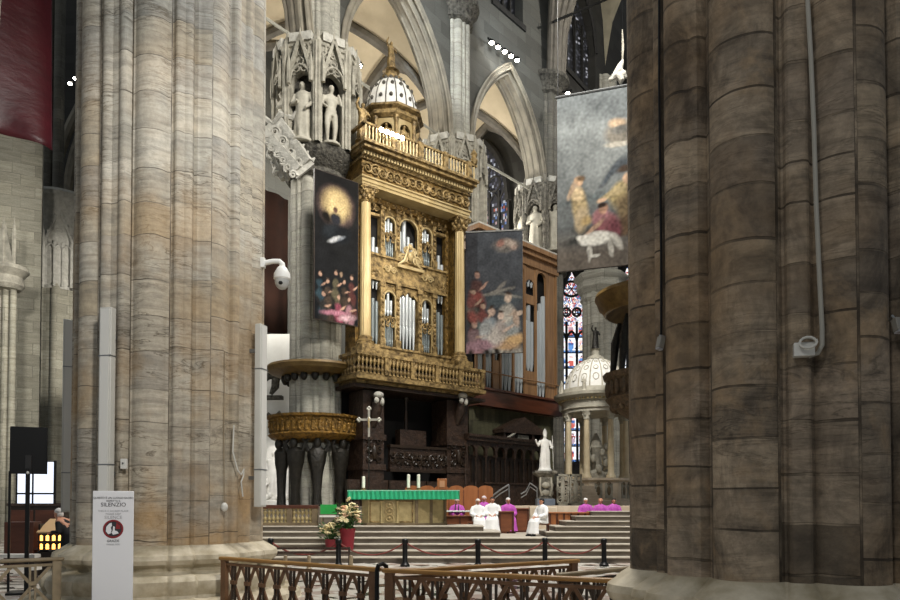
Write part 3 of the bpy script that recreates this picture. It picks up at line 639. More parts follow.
# ------------------------------------------------------------------ THE CHURCH BEYOND
def P2d(px, Y, py=300): p = W(px, py, Y); return (p.x, p.y)
P1, P2, P3, P4 = P2d(316, 31), P2d(452, 39, 150), P2d(545, 46, 150), P2d(601, 53)
P0 = (2*P1[0]-P2[0]-.2, 2*P1[1]-P2[1])
P5 = (2*P4[0]-P3[0], 2*P4[1]-P3[1])
ZS, AH, ZTOP = 21.6, 7.0, 50
def far_pier(px_name, label, xy, r, m, z1=29.2, ring=True, caps=True, zc=(15.9, 17.0, 21.2), cm_='carved'):
    t = thing('compound_pier', label, 'pier', (xy[0], xy[1], 0), math.atan2(-xy[1], -xy[0]), 'compound piers along the choir', 'thing')
    lob = [(PI/8+i*PI/4, r*.24, r*.76) for i in range(8)]+[(i*PI/4, r*.1, r*.86) for i in range(8)]
    pr = lobed(r*.9, lob, [], 160); cs = [(math.cos(2*PI*i/160), math.sin(2*PI*i/160)) for i in range(160)]
    MB().loft([[(q*c*f, q*s*f, z) for q, (c, s) in zip(pr, cs)] for z, f in ((0,1.25),(.9,1.2),(1.1,1.0),(zc[0]+.2,.98))]).build('shaft', m, t, sharp=28)
    MB().loft([[(q*c*.88, q*s*.88, z) for q, (c, s) in zip(pr, cs)] for z in (zc[2]-.2, z1)]).build('upper_shaft', m, t, sharp=28)
    if ring:
        a, b, c = zc
        MB().lathe([(r*1.02,a),(r*1.12,a+.12),(r*1.1,a+.3),(r*1.34,a+.62),(r*1.5,a+.95),(r*1.52,b),(r*1.2,b+.05)], n=32).build('foliage_corbel', M['carved_dark'], t)
        MB().lathe([(r*.98,b),(r*.98,c)], n=24).build('niche_core', M['carved_dark'], t)
        ro = r*1.42; fw = 2*ro*math.tan(PI/8)*.98
        for i in range(8):
            an = i*PI/4+PI/8
            T = Matrix.Rotation(an+PI/2, 4, 'Z')
            g = MB(); g.T = T
            g.arch_panel(-fw/2, fw/2, b, c, -fw*.33, fw*.33, b+.0, b+(c-b)*.6, fw*.42, -ro, -ro+.3, 7)
            for s in (-1, 1): g.box(s*fw/2-.13, s*fw/2+.13, -ro-.1, -ro+.25, b, c+.1); g.box(s*fw*.24-.03, s*fw*.24+.03, -ro-.06, -ro+.02, b+(c-b)*.75, c)
            for q in range(5): g.spiral((-fw*.3+fw*.15*q, c-.35), .14, 1.2, .035, 1, q, -ro-.03)
            g.build('niche', M[cm_], t)
            k = MB(); k.T = T; gz = b+(c-b)*.72
            top_ = gz+(c-b)*.36
            for s in (-1, 1): k.bar((s*fw*.36,-ro-.16,gz-.1), (0,-ro-.16,top_), .12, .14, up=(0,1,0)); k.tube([(s*fw*.36,-ro-.18,gz-.5),(s*fw*.36,-ro-.18,gz+.3),(s*fw*.36,-ro-.18,gz+.8)], [.09,.09,.01], 6)
            k.tube([(x,-ro-.16,z) for x, z in arch_pts(-fw*.33, fw*.33, gz-.3, fw*.42, 6)], .06, 6)
            for q in (-1, 1): k.tube([(q*fw*.12+fw*.1*math.cos(j*PI/5),-ro-.14,gz+.12+fw*.1*math.sin(j*PI/5)) for j in range(11)], .03, 5)
            k.tube([(fw*.11*math.cos(j*PI/5),-ro-.14,gz+.42+fw*.11*math.sin(j*PI/5)) for j in range(11)], .035, 5); k.tube([(0,-ro-.16,top_-.1),(0,-ro-.16,top_+.35)], [.07,.02], 6)
            for q in range(1, 6):
                for s in (-1, 1): k.ell((s*fw*.36*(1-q/6), -ro-.16, gz+(c-b)*.36*q/6+.05), .085, 6, 5)
            k.build('canopy', M[cm_], t)
            MB().tube([((ro+.05)*math.cos(i*PI/4), (ro+.05)*math.sin(i*PI/4), z) for z in (b, c-.2, c+.15, c+.75)], [.14,.14,.2,.02], 6).build('pinnacle', M[cm_], t)
        MB().lathe([(ro*1.02,c-.12),(ro*1.12,c),(ro*1.14,c+.14),(ro*.9,c+.2)], n=8, a0=0).build('cornice', M[cm_], t)
        for i in range(8):
            d = MB(); d.T = Matrix.Rotation(i*PI/4+PI/8+PI/2, 4, 'Z'); d.box(-fw*.36, fw*.36, -ro*1.1, -ro*.8, c+.14, c+.5); d.build('ledge_block', M['dust'], t)
    if caps:
        MB().lathe([(r*.86,z1-1.1),(r*1.0,z1-.95),(r*.95,z1-.7),(r*1.12,z1-.3),(r*1.3,z1-.1),(r*1.3,z1+.15),(r*1.05,z1+.35)], n=16).build('upper_capital', M['carved_dark'], t)
    return t
far_pier('', 'pale pier with the ring of niche statues above the round pulpit', P1, 1.2, M['pier_grey'], z1=34, caps=False)
far_pier('', 'pier rising behind the gilded organ, bluish lit above its ring of gables', P2, 1.2, M['pier_grey'], z1=29.6)
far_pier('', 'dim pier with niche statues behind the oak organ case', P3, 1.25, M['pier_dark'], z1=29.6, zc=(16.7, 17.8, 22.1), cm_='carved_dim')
t4 = far_pier('', 'block built pier with a moulded cornice behind the white domed tabernacle', P4, 1.5, M['pier_grey'], z1=34, ring=False, caps=False, zc=(18.4,18.4,18.6))
MB().lathe([(1.4,16.9),(1.6,17.2),(1.5,17.5),(1.7,17.8),(1.85,18.0),(1.8,18.5),(2.05,18.8),(2.05,19.0),(1.4,19.3)], n=8).build('cornice', M['pier_grey'], t4)
# niche statues
def niche_statue(P, i, label, h=2.7, r=1.2, zc=17.05, m='statue', pose='plain'):
    rz = math.atan2(-P[1], -P[0]); a = rz+i*PI/4+PI/8; R_ = r*1.3
    statue(label, (P[0]+R_*math.cos(a), P[1]+R_*math.sin(a), zc+.05), a+PI/2, h, m, pose, 'saints in the pier niches')
niche_statue(P1, 7, 'pale robed saint in the first niche of the pier above the pulpit', 2.6)
niche_statue(P1, 0, 'pale nude saint in the second niche of the pier above the pulpit', 2.6, pose='nude')
niche_statue(P1, 6, 'saint in the far side niche of the pier above the pulpit, by the white bracket', 2.6, pose='raise')
niche_statue(P2, 0, 'saint in a niche of the pier behind the gilded organ', 2.6)
niche_statue(P3, 7, 'pale saint in the middle niche of the dim pier behind the oak organ', 3.0, 1.25, 17.85, pose='plain')
niche_statue(P3, 0, 'pale saint next to the hanging canvas in the dim pier niches', 3.0, 1.25, 17.85, pose='raise')
niche_statue(P3, 6, 'saint at the organ side of the dim pier niches', 3.0, 1.25, 17.85, pose='plain')
# nave wall with arches and clerestory windows
def bay(Pa, Pb, idx, r=1.0, wall='wall_grey', web='web', depth=8.5, windows=True, ww=1.5):
    fr = Frame(Pa, Pb); L = fr.len; t0 = .5
    def place(o, off=0): o.location = (Pa[0]-fr.n.x*off, Pa[1]-fr.n.y*off, 0); o.rotation_euler = (0,0,fr.rz); return o
    b = MB(); a0, a1 = r*.75, L-r*.75; zt = ZS+AH+.6
    b.arch_panel(0, L, ZS, zt+1.0, a0, a1, ZS, ZS, AH, -t0, t0, 14)
    wm = (L/2-ww, L/2+ww); lw_ = ww/2
    b.arch_panel(0, L, zt+1.0, ZTOP, wm[0], wm[1], zt+2.6, zt+6, 3.6, -t0, t0, 10)
    o = place(b.build('wall_nave', M[wall])); tag(o, f'grey nave wall above the {idx} pointed arch', 'wall', kind='structure')
    # moulded arch orders
    c = arch_pts(a0, a1, ZS, AH, 16); mx = L/2
    for k, (w, d, off) in enumerate(((.24, .66, 0), (.2, .42, .22))):
        q = MB(); cc = []
        for sc_ in (off, off+w):
            cc.append(arch_pts(a0+sc_, a1-sc_, ZS, max(.5, AH-sc_*1.35), 16))
        for i in range(len(c)-1):
            A, B_, C_, D_ = cc[0][i], cc[0][i+1], cc[1][i+1], cc[1][i]
            q.add([(A[0],-d,A[1]),(B_[0],-d,B_[1]),(C_[0],-d,C_[1]),(D_[0],-d,D_[1]),(A[0],d,A[1]),(B_[0],d,B_[1]),(C_[0],d,C_[1]),(D_[0],d,D_[1])],
                  [(0,1,2,3),(7,6,5,4),(3,2,6,7),(0,4,5,1)])
        for dd in ((-d, -d*.55, d*.55, d) if k == 0 else (-d, 0, d)): q.tube([(x, dd, z) for x, z in cc[1]], .085, 6)
        q.tube([(x, -d, z) for x, z in cc[0]], .07, 6)
        o = place(q.build('trim_arch', M['arch'])); tag(o, f'moulded rib of the {idx} pointed arch, {"outer" if k == 0 else "inner"} order', 'arch', kind='structure')
    # aisle vault behind
    def vz(u, v): return ZS+AH*max(pa(u, 1, 1.55), pa(v, 1, 1.55))/1.55*1.0+.1
    nn = 40
    s = MB().sheet(lambda a, b_: (L*a, .4+depth*b_, vz(2*a-1, 2*b_-1)), nn, nn)
    o = place(s.build('ceiling_vault', M[web], sharp=60)); tag(o, f'cream aisle vault behind the {idx} pointed arch', 'vault', kind='structure')
    rb = MB()
    for sgn in (1, -1):
        pts = []
        for i in range(33):
            q = i/32; v = q if sgn > 0 else 1-q
            pts.append((L*q, .4+depth*v, vz(2*q-1, 2*q-1)-.16))
        rb.tube(pts, .26, 8)
    for v in (0.02, .98): rb.tube([(L*i/32, .4+depth*v, ZS+AH*pa(2*i/32-1, 1, 1.55)/1.55-.1) for i in range(33)], .34, 8)
    for u in (.02, .98): rb.tube([(L*u, .4+depth*i/32, ZS+AH*pa(2*i/32-1, 1, 1.55)/1.55-.1) for i in range(33)], .34, 8)
    o = place(rb.build('trim_rib', M['rib'])); tag(o, f'stone ribs of the aisle vault behind the {idx} pointed arch', 'vault ribs', kind='structure')
    tie = place(MB().tube([(0,0,ZS+.4),(L,0,ZS+.4)], .07, 6).build('tie_rod', M['pier_grey'])); tag(tie, f'iron tie rod across the {idx} pointed arch', 'tie rod')
    if windows:
        wz0, wz1 = zt+2.6, zt+9.6
        g = thing('window_1', f'dark traceried clerestory window above the {idx} pointed arch', 'window', (Pa[0], Pa[1], 0), fr.rz, kind='structure')
        w = MB(); 
        for i in range(1, 4): w.box(wm[0]+lw_*i-.06, wm[0]+lw_*i+.06, -.1, .1, wz0, zt+7.6)
        for i in range(4):
            x0 = wm[0]+lw_*i; w.tube([(x, 0, z) for x, z in arch_pts(x0, x0+lw_, zt+6, lw_*.8, 5)], .05, 5)
        for x, z, q in ((L/2-.7,zt+7.3,.32),(L/2+.7,zt+7.3,.32),(L/2,zt+8.3,.42)): w.tube([(x+q*math.cos(i*PI/8), 0, z+q*math.sin(i*PI/8)) for i in range(17)], .05, 5)
        w.box(wm[0]-.2, wm[1]+.2, -.62, .5, wz0-.35, wz0); w.tube([(x,-.5,z) for x, z in arch_pts(wm[0]-.1, wm[1]+.1, zt+6, 3.7, 8)], .14, 6)
        w.build('tracery', M['lead'], g)
        random.seed(idx)
        gl = MB().sheet(lambda a, b_: (wm[0]+2*ww*a, .12, wz0+7*b_), 24, 56, False).build('glass_pane', M['stained_dim'], g)
        ca = gl.data.color_attributes.new('Col', 'FLOAT_COLOR', 'POINT')
        r2 = random.Random(idx)
        for i in range(len(ca.data)):
            x = r2.random(); ca.data[i].color = (.004,.004,.005,1) if x < .8 else ((.5,.5,.55,1) if x > .965 else (.05,.05,.06,1))
M['stained_dim'] = attr_mat('dim window glass', .3, 1.0)
bay(P0, P1, 'nearest', wall='wall_grey')
bay(P1, P2, 'second', wall='wall_grey')
bay(P2, P3, 'third', wall='wall_grey')
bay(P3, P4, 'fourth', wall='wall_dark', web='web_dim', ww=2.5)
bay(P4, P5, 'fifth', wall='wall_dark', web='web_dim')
# ribs fanning above the upper capitals, and the high vault
frn = Frame(P1, P4)
def fan(P, label):
    t = thing('rib_cluster', label, 'vault ribs', (P[0], P[1], 0), frn.rz, 'rib clusters above the upper capitals', 'thing')
    for i, (a, rr_) in enumerate(((-1.2,.2),(-.7,.26),(-.25,.3),(.25,.3),(.7,.26),(1.2,.2))):
        MB().tube([(.9*math.sin(a), -.75-.25*math.cos(a), 29.6), (1.0*math.sin(a), -.9-.3*math.cos(a), 33), (1.6*math.sin(a), -1.2-1.2*math.cos(a), 37), (3.6*math.sin(a), -1.6-3.4*math.cos(a), 42), (6.5*math.sin(a), -2-6.2*math.cos(a), 46)], rr_, 8).build('vault_rib', M['rib'], t)
fan(P2, 'ribs fanning above the pier behind the gilded organ'); fan(P3, 'dark ribs fanning above the dim pier by the hanging canvas')
hv = MB().sheet(lambda a, b_: (9.2*4*a-9, -.6-17*b_, 35+9.5*max(pa(((a*4) % 1)*2-1, 1, 1.4), pa(2*b_-1, 1, 1.4))/1.4), 96, 28)
o = hv.build('ceiling', M['web_dim'], sharp=50); o.location = (P1[0], P1[1], 0); o.rotation_euler = (0,0,frn.rz); tag(o, 'dim painted high vault over the choir', 'vault', kind='structure')
# outer walls
def wall(nm, p0, p1, z0, z1, m, label, th=.6):
    fr = Frame(p0, p1); o = MB().box(0, fr.len, 0, th, z0, z1).build(nm, M[m]); o.location = (p0[0], p0[1], 0); o.rotation_euler = (0,0,fr.rz); return tag(o, label, 'wall', kind='structure')
OW = Frame((P0[0]-frn.n.x*9.6, P0[1]-frn.n.y*9.6), (P5[0]-frn.n.x*9.6, P5[1]-frn.n.y*9.6))
wall('wall_north', (OW.o+OW.d*5.5)[:2], (OW.o+OW.d*60)[:2], 0, 46, 'wall_grey', 'grey outer aisle wall behind the organ')
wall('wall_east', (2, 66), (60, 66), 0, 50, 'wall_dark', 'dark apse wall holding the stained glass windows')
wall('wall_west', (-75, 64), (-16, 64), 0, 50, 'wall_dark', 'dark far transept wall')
# stained glass
def stained(nm, label, px0, px1, py0, py1, Y, lights, seed, fr=None):
    x0, x1 = XP(px0, Y, 360), XP(px1, Y, 360); z0, z1 = ZP(py1, Y), ZP(py0, Y); w = x1-x0; h = z1-z0
    t = thing(nm, label, 'window', (x0, Y, z0), 0, kind='structure')
    r = random.Random(seed)
    nu, nv = lights*10, int(h/w*lights*10*.8)
    b = MB().sheet(lambda a, b_: (w*a, 0, h*b_), nu, nv, False).build('glass_pane', M['stained'], t)
    ca = b.data.color_attributes.new('Col', 'FLOAT_COLOR', 'CORNER')
    pal = [lin(c) for c in ('dfe4ea','f2f0ea','c9d2de','b9584e','7d2d32','3d5f9a','5a88c0','e0b8b4','d8c8b0','8a9aa8','2b3040','4b5060','a08a98','e4dada')]
    cell = {}
    for pi, p in enumerate(b.data.polygons):
        i, j = pi % nu, pi//nu
        tier = (j % 14) < 3
        c = r.choice(pal[5:7]+pal[0:2]) if (j/nv < .32 and tier) else r.choice(pal)
        if (i % 10) in (3, 4, 5, 6) and r.random() < .5: c = r.choice(pal[:3]+[pal[3], pal[7]])
        ph = max(1, int(nv*.72/9)); key = (i//10, j//ph)
        if key not in cell: cell[key] = (r.choice(pal[3:10]+pal[12:13]), r.choice(pal[3:7]+pal[7:9]+pal[12:14]), r.uniform(3.5,5.5))
        f1_, f2_, cxx = cell[key]; dx = ((i % 10)-cxx)/2.6; dy = ((j % ph)/ph-.42)/.36
        if j < nv*.7:
            c = pal[r.choice((0,0,1,1,2,13))]
            if dx*dx+dy*dy < 1: c = f1_ if dy < .1 else (f2_ if dy < .6 else pal[7])
            if r.random() < .1: c = r.choice(pal)
            if (j % ph) < ph*.15: c = r.choice(pal[5:7]+pal[10:12])
        for li in p.loop_indices: ca.data[li].color = c
    g = MB()
    for i in range(lights+1): g.box(w*i/lights-.1, w*i/lights+.1, -.25, .1, 0, h*.72)
    nb = 9
    for i in range(nb): g.box(0, w, -.14, .05, h*.72*i/nb-.04, h*.72*i/nb+.04)
    lw = w/lights
    for i in range(lights): g.tube([(x,-.1,z) for x, z in arch_pts(lw*i, lw*(i+1), h*.62, lw*.95, 6)], .12, 5)
    for k in range(max(1, lights-1)):
        g.tube([(lw*(k+1)+lw*.4*math.cos(i*PI/8), -.1, h*.77+lw*.4*math.sin(i*PI/8)) for i in range(17)], .11, 5)
        for q in range(4): g.tube([(lw*(k+1)+lw*.25*math.cos(q*PI/2)+lw*.14*math.cos(i*PI/4), -.1, h*.77+lw*.25*math.sin(q*PI/2)+lw*.14*math.sin(i*PI/4)) for i in range(9)], .05, 4)
    cx = w/2; q = w*.3
    g.tube([(cx+q*math.cos(i*PI/12), -.1, h*.89+q*.8*math.sin(i*PI/12)) for i in range(25)], .13, 5)
    for k in range(6): g.bar((cx, -.1, h*.89), (cx+q*math.cos(k*PI/3), -.1, h*.89+q*.8*math.sin(k*PI/3)), .07)
    n = arch_pts(0, w, h*.68, h*.32, 10)
    for (xa, za), (xb, zb) in zip(n[:-1], n[1:]): g.add([(xa,-.3,za),(xb,-.3,zb),(xb,-.3,h+.3),(xa,-.3,h+.3)], [(0,1,2,3)])
    g.tube([(x,-.3,z) for x, z in n], .22, 6); g.box(-.35,0,-.35,.1,0,h*.7); g.box(w,w+.35,-.35,.1,0,h*.7)
    g.build('tracery', M['lead'], t)
stained('window_2', 'tall stained glass window beside the oak organ case', 556, 587, 268, 462, 65.2, 3, 4)
stained('window_3', 'stained glass window glimpsed beside the sooty brown pillar', 614, 640, 262, 462, 65.2, 2, 9)
# traceried aisle window above the slanted canvas
def aisle_window():
    Q = (P3[0]-frn.n.x*9.2, P3[1]-frn.n.y*9.2); TF = Frame(Q, P3); L = TF.len
    w_ = MB(); pl = [(.0,0)]+[(x, z) for x, z in arch_pts(.0, L-.2, ZS, AH+.3, 12)]+[(L-.2,0)]
    w_.prism(pl, .1, .5); o = w_.build('wall_aisle', M['wall_dark']); o.location = (Q[0], Q[1], 0); o.rotation_euler = (0,0,TF.rz); tag(o, 'dark wall closing the aisle behind the oak organ', 'wall', kind='structure')
    u0, z0 = TF.uz(464, 240); u1, z1 = TF.uz(510, 152); z0 -= 3
    t = thing('window_4', 'dark traceried aisle window with a few coloured lights behind the slanted canvas', 'window', tuple(TF.o+TF.d*u0+TF.n*.06+Vector((0,0,z0))), TF.rz, kind='structure')
    w, h = u1-u0, TF.uz(487, 143)[1]-z0; r = random.Random(3); nu, nv = 30, 50
    b = MB().sheet(lambda a, b_: (w*a, 0, h*b_*(1-.0)), nu, nv, False)
    ap = arch_pts(0, w, h*.5, h*.5, 10)
    keep = []
    for f in b.f:
        c = sum((b.v[i] for i in f), Vector())/4; t_ = abs(c.x-w/2)/(w/2)
        if c.z < h*.5+h*.5*pa(t_, 1, max(1.01, h*.5/(w/2)))/max(1.01, h*.5/(w/2)): keep.append(f)
    b.f = keep; b.sm = [False]*len(keep); b = b.build('glass_pane', M['stained_aisle'], t)
    ca = b.data.color_attributes.new('Col', 'FLOAT_COLOR', 'CORNER')
    for pi, p in enumerate(b.data.polygons):
        x = r.random(); j = p.center.z/h
        c = (.012,.012,.016,1) if x < .62 else (lin(r.choice(('3a5aa0','b0503a','5a78b0','c0a0a0'))) if j < .5 and x < .84 else (.5,.52,.58,1) if x > .88 else (.08,.08,.11,1))
        for li in p.loop_indices: ca.data[li].color = c
    g = MB()
    for i in range(6): g.box(w*i/5-.07, w*i/5+.07, -.2, .1, 0, h*.6)
    for i in range(5): g.tube([(x,-.1,z) for x, z in arch_pts(w*i/5, w*(i+1)/5, h*.5, w/5, 5)], .07, 5)
    for x, z, q in ((.3,.66,.13),(.7,.66,.13),(.5,.8,.13)): g.tube([(w*x+w*q*math.cos(i*PI/8), -.1, h*z+w*q*math.sin(i*PI/8)) for i in range(17)], .08, 5)
    g.tube([(x,-.15,z) for x, z in ap], .25, 6); g.build('tracery', M['lead'], t)
M['stained_aisle'] = attr_mat('aisle window glass', .3, .9)
aisle_window()
# far left: pale walls, niche pier, banner
wl = wall('wall_left', (XP(-150, 38), 34), (XP(33, 38), 38.5), 0, 40, 'wall_pale', 'pale squared stone wall below the maroon hanging')
t = thing('niche_pier', 'pale far pier with gothic tracery capital beside the pale veined pillar', 'pier', (XP(58, 47, 350), 47, 0), 0, kind='thing')
r = 1.62; zc0, zc1 = ZP(290, 46), ZP(200, 46)
lob = [(i*PI/4+.4, r*.24, r*.76) for i in range(8)]; pr = lobed(r*.9, lob, [], 120)
MB().loft([[(q*math.cos(2*PI*i/120), q*math.sin(2*PI*i/120), z) for i, q in enumerate(pr)] for z in (0, zc0+.3)]).build('shaft', M['wall_pale'], t, sharp=28)
MB().lathe([(r*.95,zc0),(r*1.02,zc0+.4),(r*1.0,zc1-1.5),(r*1.15,zc1-.5),(r*1.4,zc1-.1),(r*1.42,zc1+.2),(r*1.2,zc1+.5),(.2,zc1+.7)], n=24).build('capital', M['dust'], t)
for k in (-1, 0, 1):
    g = MB(); g.T = Matrix.Rotation(k*PI/3+.5, 4, 'Z') @ Matrix.Diagonal((1.75, 1, 1, 1)); y = -r*1.06; H = zc1-zc0
    for x in (-.42, -.14, .14, .42): g.box(x-.04, x+.04, y, y+.12, zc0+.1, zc0+H*.5)
    for x in (-.28, .0, .28): g.tube([(xx,y,z) for xx, z in arch_pts(x-.14, x+.14, zc0+H*.42, .3, 4)], .04, 5)
    g.prism([(-.5,zc0+H*.5),(-.42,zc0+H*.5),(0,zc0+H*.82),(.42,zc0+H*.5),(.5,zc0+H*.5),(0,zc0+H*.9)], y-.04, y+.12)
    g.tube([(.14*math.cos(i*PI/5), y, zc0+H*.63+.14*math.sin(i*PI/5)) for i in range(11)], .04, 5)
    for x in (-.55, .55): g.tube([(x,y,zc0-.1),(x,y,zc0+H*.55),(x,y,zc0+H*.75)], [.09,.09,.01], 6)
    for q in range(4):
        for s in (-1, 1): g.ell((s*.5*(1-q/4), y, zc0+H*(.52+.09*q)), .07, 6, 5)
    g.build('tracery_gable', M['dust'], t)
t = thing('wall_shaft', 'pale engaged shaft with small gothic tracery at the picture edge', 'shaft', (XP(6, 33.6, 350), 33.6, 0), 0, kind='thing')
zz0, zz1 = ZP(290, 33.6), ZP(235, 33.6)
for i in range(3): MB().lathe([(.17,0),(.15,zz0)], (-.4+i*.36,0,0), 10).build('colonnette', M['wall_pale'], t)
MB().lathe([(.6,zz0),(.75,zz0+.2),(.7,zz0+.6),(.95,zz0+.9),(.9,zz0+1.1)], n=12).build('capital', M['carved'], t)
g = MB()
for x in (-.5, 0, .5): g.tube([(x,-.3,zz0+1),(x,-.3,zz1),(x,-.3,zz1+.8)], [.09,.09,.01], 6)
g.prism([(-.5,zz0+1.2),(.5,zz0+1.2),(0,zz1+.6)], -.35, -.2); g.build('tracery_gable', M['carved'], t)
# maroon hanging
bA, bB = W(-60, 130, 30.0), W(50, 150, 34.0)
fr = Frame(bA[:2], bB[:2]); zl = W(0, 142, 31.9).z
b = MB().sheet(lambda u, v: (fr.len*u, .12*math.sin(u*5+v*2)+.05*math.sin(u*17+v*7)*v-.3*(1-v)**8*math.sin(u*9), W(50,152,34).z+(1-u)*.1+15*v), 50, 40)
o = b.build('maroon_hanging', M['maroon']); o.location = (bA.x, bA.y, 0); o.rotation_euler = (0,0,fr.rz); s = o.modifiers.new('thick', 'SOLIDIFY'); s.thickness = .03
tag(o, 'large maroon cloth hanging high on the pale wall', 'hanging')
# arch behind, by the floodlights at the far left
t = thing('trim_arch', 'dim pointed arch rib rising behind the niche pier', 'arch', (XP(66, 55, 150), 55, 0), .1, kind='structure')
for k, dx in ((0, 0), (1, .9), (2, 1.7)): MB().tube([(dx-.9+7.5*(q/12)**2.0, .3*k, ZP(200,55)+q*1.25) for q in range(13)], .38, 8).build('rib_order', M['arch'], t)
t = thing('compound_pier', 'dark far shaft rising behind the maroon hanging', 'pier', (XP(48, 52, 100), 52, 0), 0, kind='thing')
MB().lathe([(.55,0),(.5,48)], n=10).build('shaft', M['pier_dark'], t); MB().lathe([(.4,0),(.36,48)], (.95,-.2,0), n=10).build('side_shaft', M['pier_dark'], t)
# floodlight bars
def flood(px0, py0, px1, py1, Y0, Y1, n, label, energy=60, aim=(0,.3,-1)):
    a, b = W(px0, py0, Y0), W(px1, py1, Y1)
    t = thing('floodlight_bar', label, 'floodlights', tuple(a), 0, 'floodlight bars on the church walls')
    d = b-a
    MB().bar((0,0,0), tuple(d), .09).build('bar', M['black'], t)
    for i in range(n):
        p = d*((i+.5)/n)
        MB().lathe([(.05,0),(.16,-.12),(.17,-.26)], tuple(p+Vector((0,-.12,0))), 10).build('lamp_housing', M['black'], t)
        MB().ell(tuple(p+Vector((0,-.18,-.27))), (.14,.14,.08), 10, 8).build('lamp_lens', M['lamp'], t)
    return a, b
FW = Frame(P2, P3)
def off_wall(px, py, q): u, z = FW.uz(px, py, q); p = FW.o+FW.d*u+FW.n*q; return p.y
flood(488, 38, 520, 60, off_wall(488,38,1.1), off_wall(520,60,1.1), 5, 'bar of five lit floodlights above the third pointed arch')
flood(69, 84, 79, 74, 50, 50, 2, 'pair of lit floodlights far behind the pale veined pillar')
flood(349, 52, 363, 66, 31.5, 32.0, 2, 'small lit floodlights beside the pier ring above the gilded organ')
flood(562, 92, 572, 90, 44, 44, 1, 'single lit floodlight above the hanging canvas')
t = thing('hanging_rod', 'dark iron rod slanting under the painted vault', 'rod', tuple(W(553, 22, 44)), 0); d = W(612, -3, 46)-W(553, 22, 44)
MB().bar((0,0,0), tuple(d), .12).build('rod_bar', M['black'], t)
# ------------------------------------------------------------------ PAINTING HELPER
def canvas(parent, w, h, nu, nv, base, blobs, seed, name='canvas', curve=0.0, gain=1.0):
    """oil painting: base tones, then brushed shapes (cx, cy, rx, ry, turn, colour, softness) in 0..1 across and up"""
    b = MB().sheet(lambda u, v: (w*u, curve*4*u*(1-u), h*v), nu, nv).build(name, M['painting'], parent)
    ca = b.data.color_attributes.new('Col', 'FLOAT_COLOR', 'POINT'); i = 0
    bl = [(cx, cy, rx, ry, math.cos(t), math.sin(t), lin(c), s) for cx, cy, rx, ry, t, c, s in blobs]
    ar = h/w
    for j in range(nv+1):
        for k in range(nu+1):
            u, v = k/nu, j/nv
            n1 = mnoise.noise((u*9+seed, v*9*ar, 1)); n2 = mnoise.noise((u*9+seed, v*9*ar, 7)); n3 = mnoise.noise((u*30+seed, v*30*ar, 3))
            n4 = mnoise.noise((u*4+seed, v*4*ar, 11)); uu = u+n1*.022; vv = v+n2*.022/ar
            c = [q*(1+.25*n1+.2*n3) for q in base(u, v)]
            for cx, cy, rx, ry, ct, st, col, s in bl:
                dx, dy = uu-cx, (vv-cy)*ar
                if abs(dx) > rx+ry or abs(dy) > (rx+ry): continue
                x, y = dx*ct+dy*st, -dx*st+dy*ct
                d = math.sqrt((x/rx)**2+(y/ry)**2)
                if d < 1+s:
                    a = min(1, (1+s-d)/(2*s)); sh = 1+.35*n3+.25*n2
                    c = [p*(1-a)+q*a*sh for p, q in zip(c, col)]
            lu = .3*c[0]+.55*c[1]+.15*c[2]; c = [(lu*.3+q*.7)*(.92+.3*n4+.16*n3) for q in c]
            ca.data[i].color = (max(0,c[0])*gain, max(0,c[1])*gain, max(0,c[2])*gain, 1); i += 1
    return b
def lerp3(a, b, t): t = max(0, min(1, t)); return [x*(1-t)+y*t for x, y in zip(a, b)]
def fig(cx, cy, s, skin, robe, robe2=None, lean=0.0):   # a painted figure
    out = [(cx, cy-.09*s, .10*s, .17*s, lean, robe, .25), (cx+.05*s, cy-.2*s, .09*s, .12*s, lean-.4, robe2 or robe, .3), (cx-.01*s, cy+.0*s, .075*s, .09*s, lean, robe2 or robe, .3),
           (cx, cy+.07*s, .034*s, .044*s, lean, skin, .25), (cx+.09*s, cy+.0*s, .08*s, .02*s, lean+.5, skin, .3), (cx, cy+.092*s, .03*s, .014*s, lean, '4a382a', .5), (cx-.05*s, cy-.12*s, .03*s, .12*s, lean+.2, '2a2420', .6), (cx+.02*s, cy-.16*s, .02*s, .1*s, lean-.3, '3a322c', .6)]
    return out
# ------------------------------------------------------------------ GILDED ORGAN
OO = W(355, 345, 30.0); OE = W(473.5, 360, 34.2)
ORG = Frame(OO[:2], OE[:2]); OL = ORG.len
org = thing('gilded_organ', 'towering gilded pipe organ with fluted columns, balcony and domed top', 'organ', (OO.x, OO.y, 0), ORG.rz)
def op(name, mb, m): return mb.build(name, M[m], org)
ZB0, ZB1 = 7.0, 8.1                                                   # balcony
cu0, cu1 = ORG.uz(364, 280)[0], ORG.uz(458, 300)[0]; cm = (cu0+cu1)/2
zcap, zarch = ORG.uz(364, 204)[1], ORG.uz(364, 189)[1]
zfr, zco, ztop = ORG.uz(364, 183)[1]+.1, ORG.uz(364, 164)[1], ORG.uz(364, 150)[1]
zbase = ORG.uz(364, 345)[1]
# case body behind
op('case_body', MB().box(.15, cu1+.25, .75, 1.1, 7.2, zarch), 'void')
for q in (.1, cu1-.16): op('case_side', MB().box(q, q+.42, .15, 1.0, 7.6, zarch), 'gold_deep')
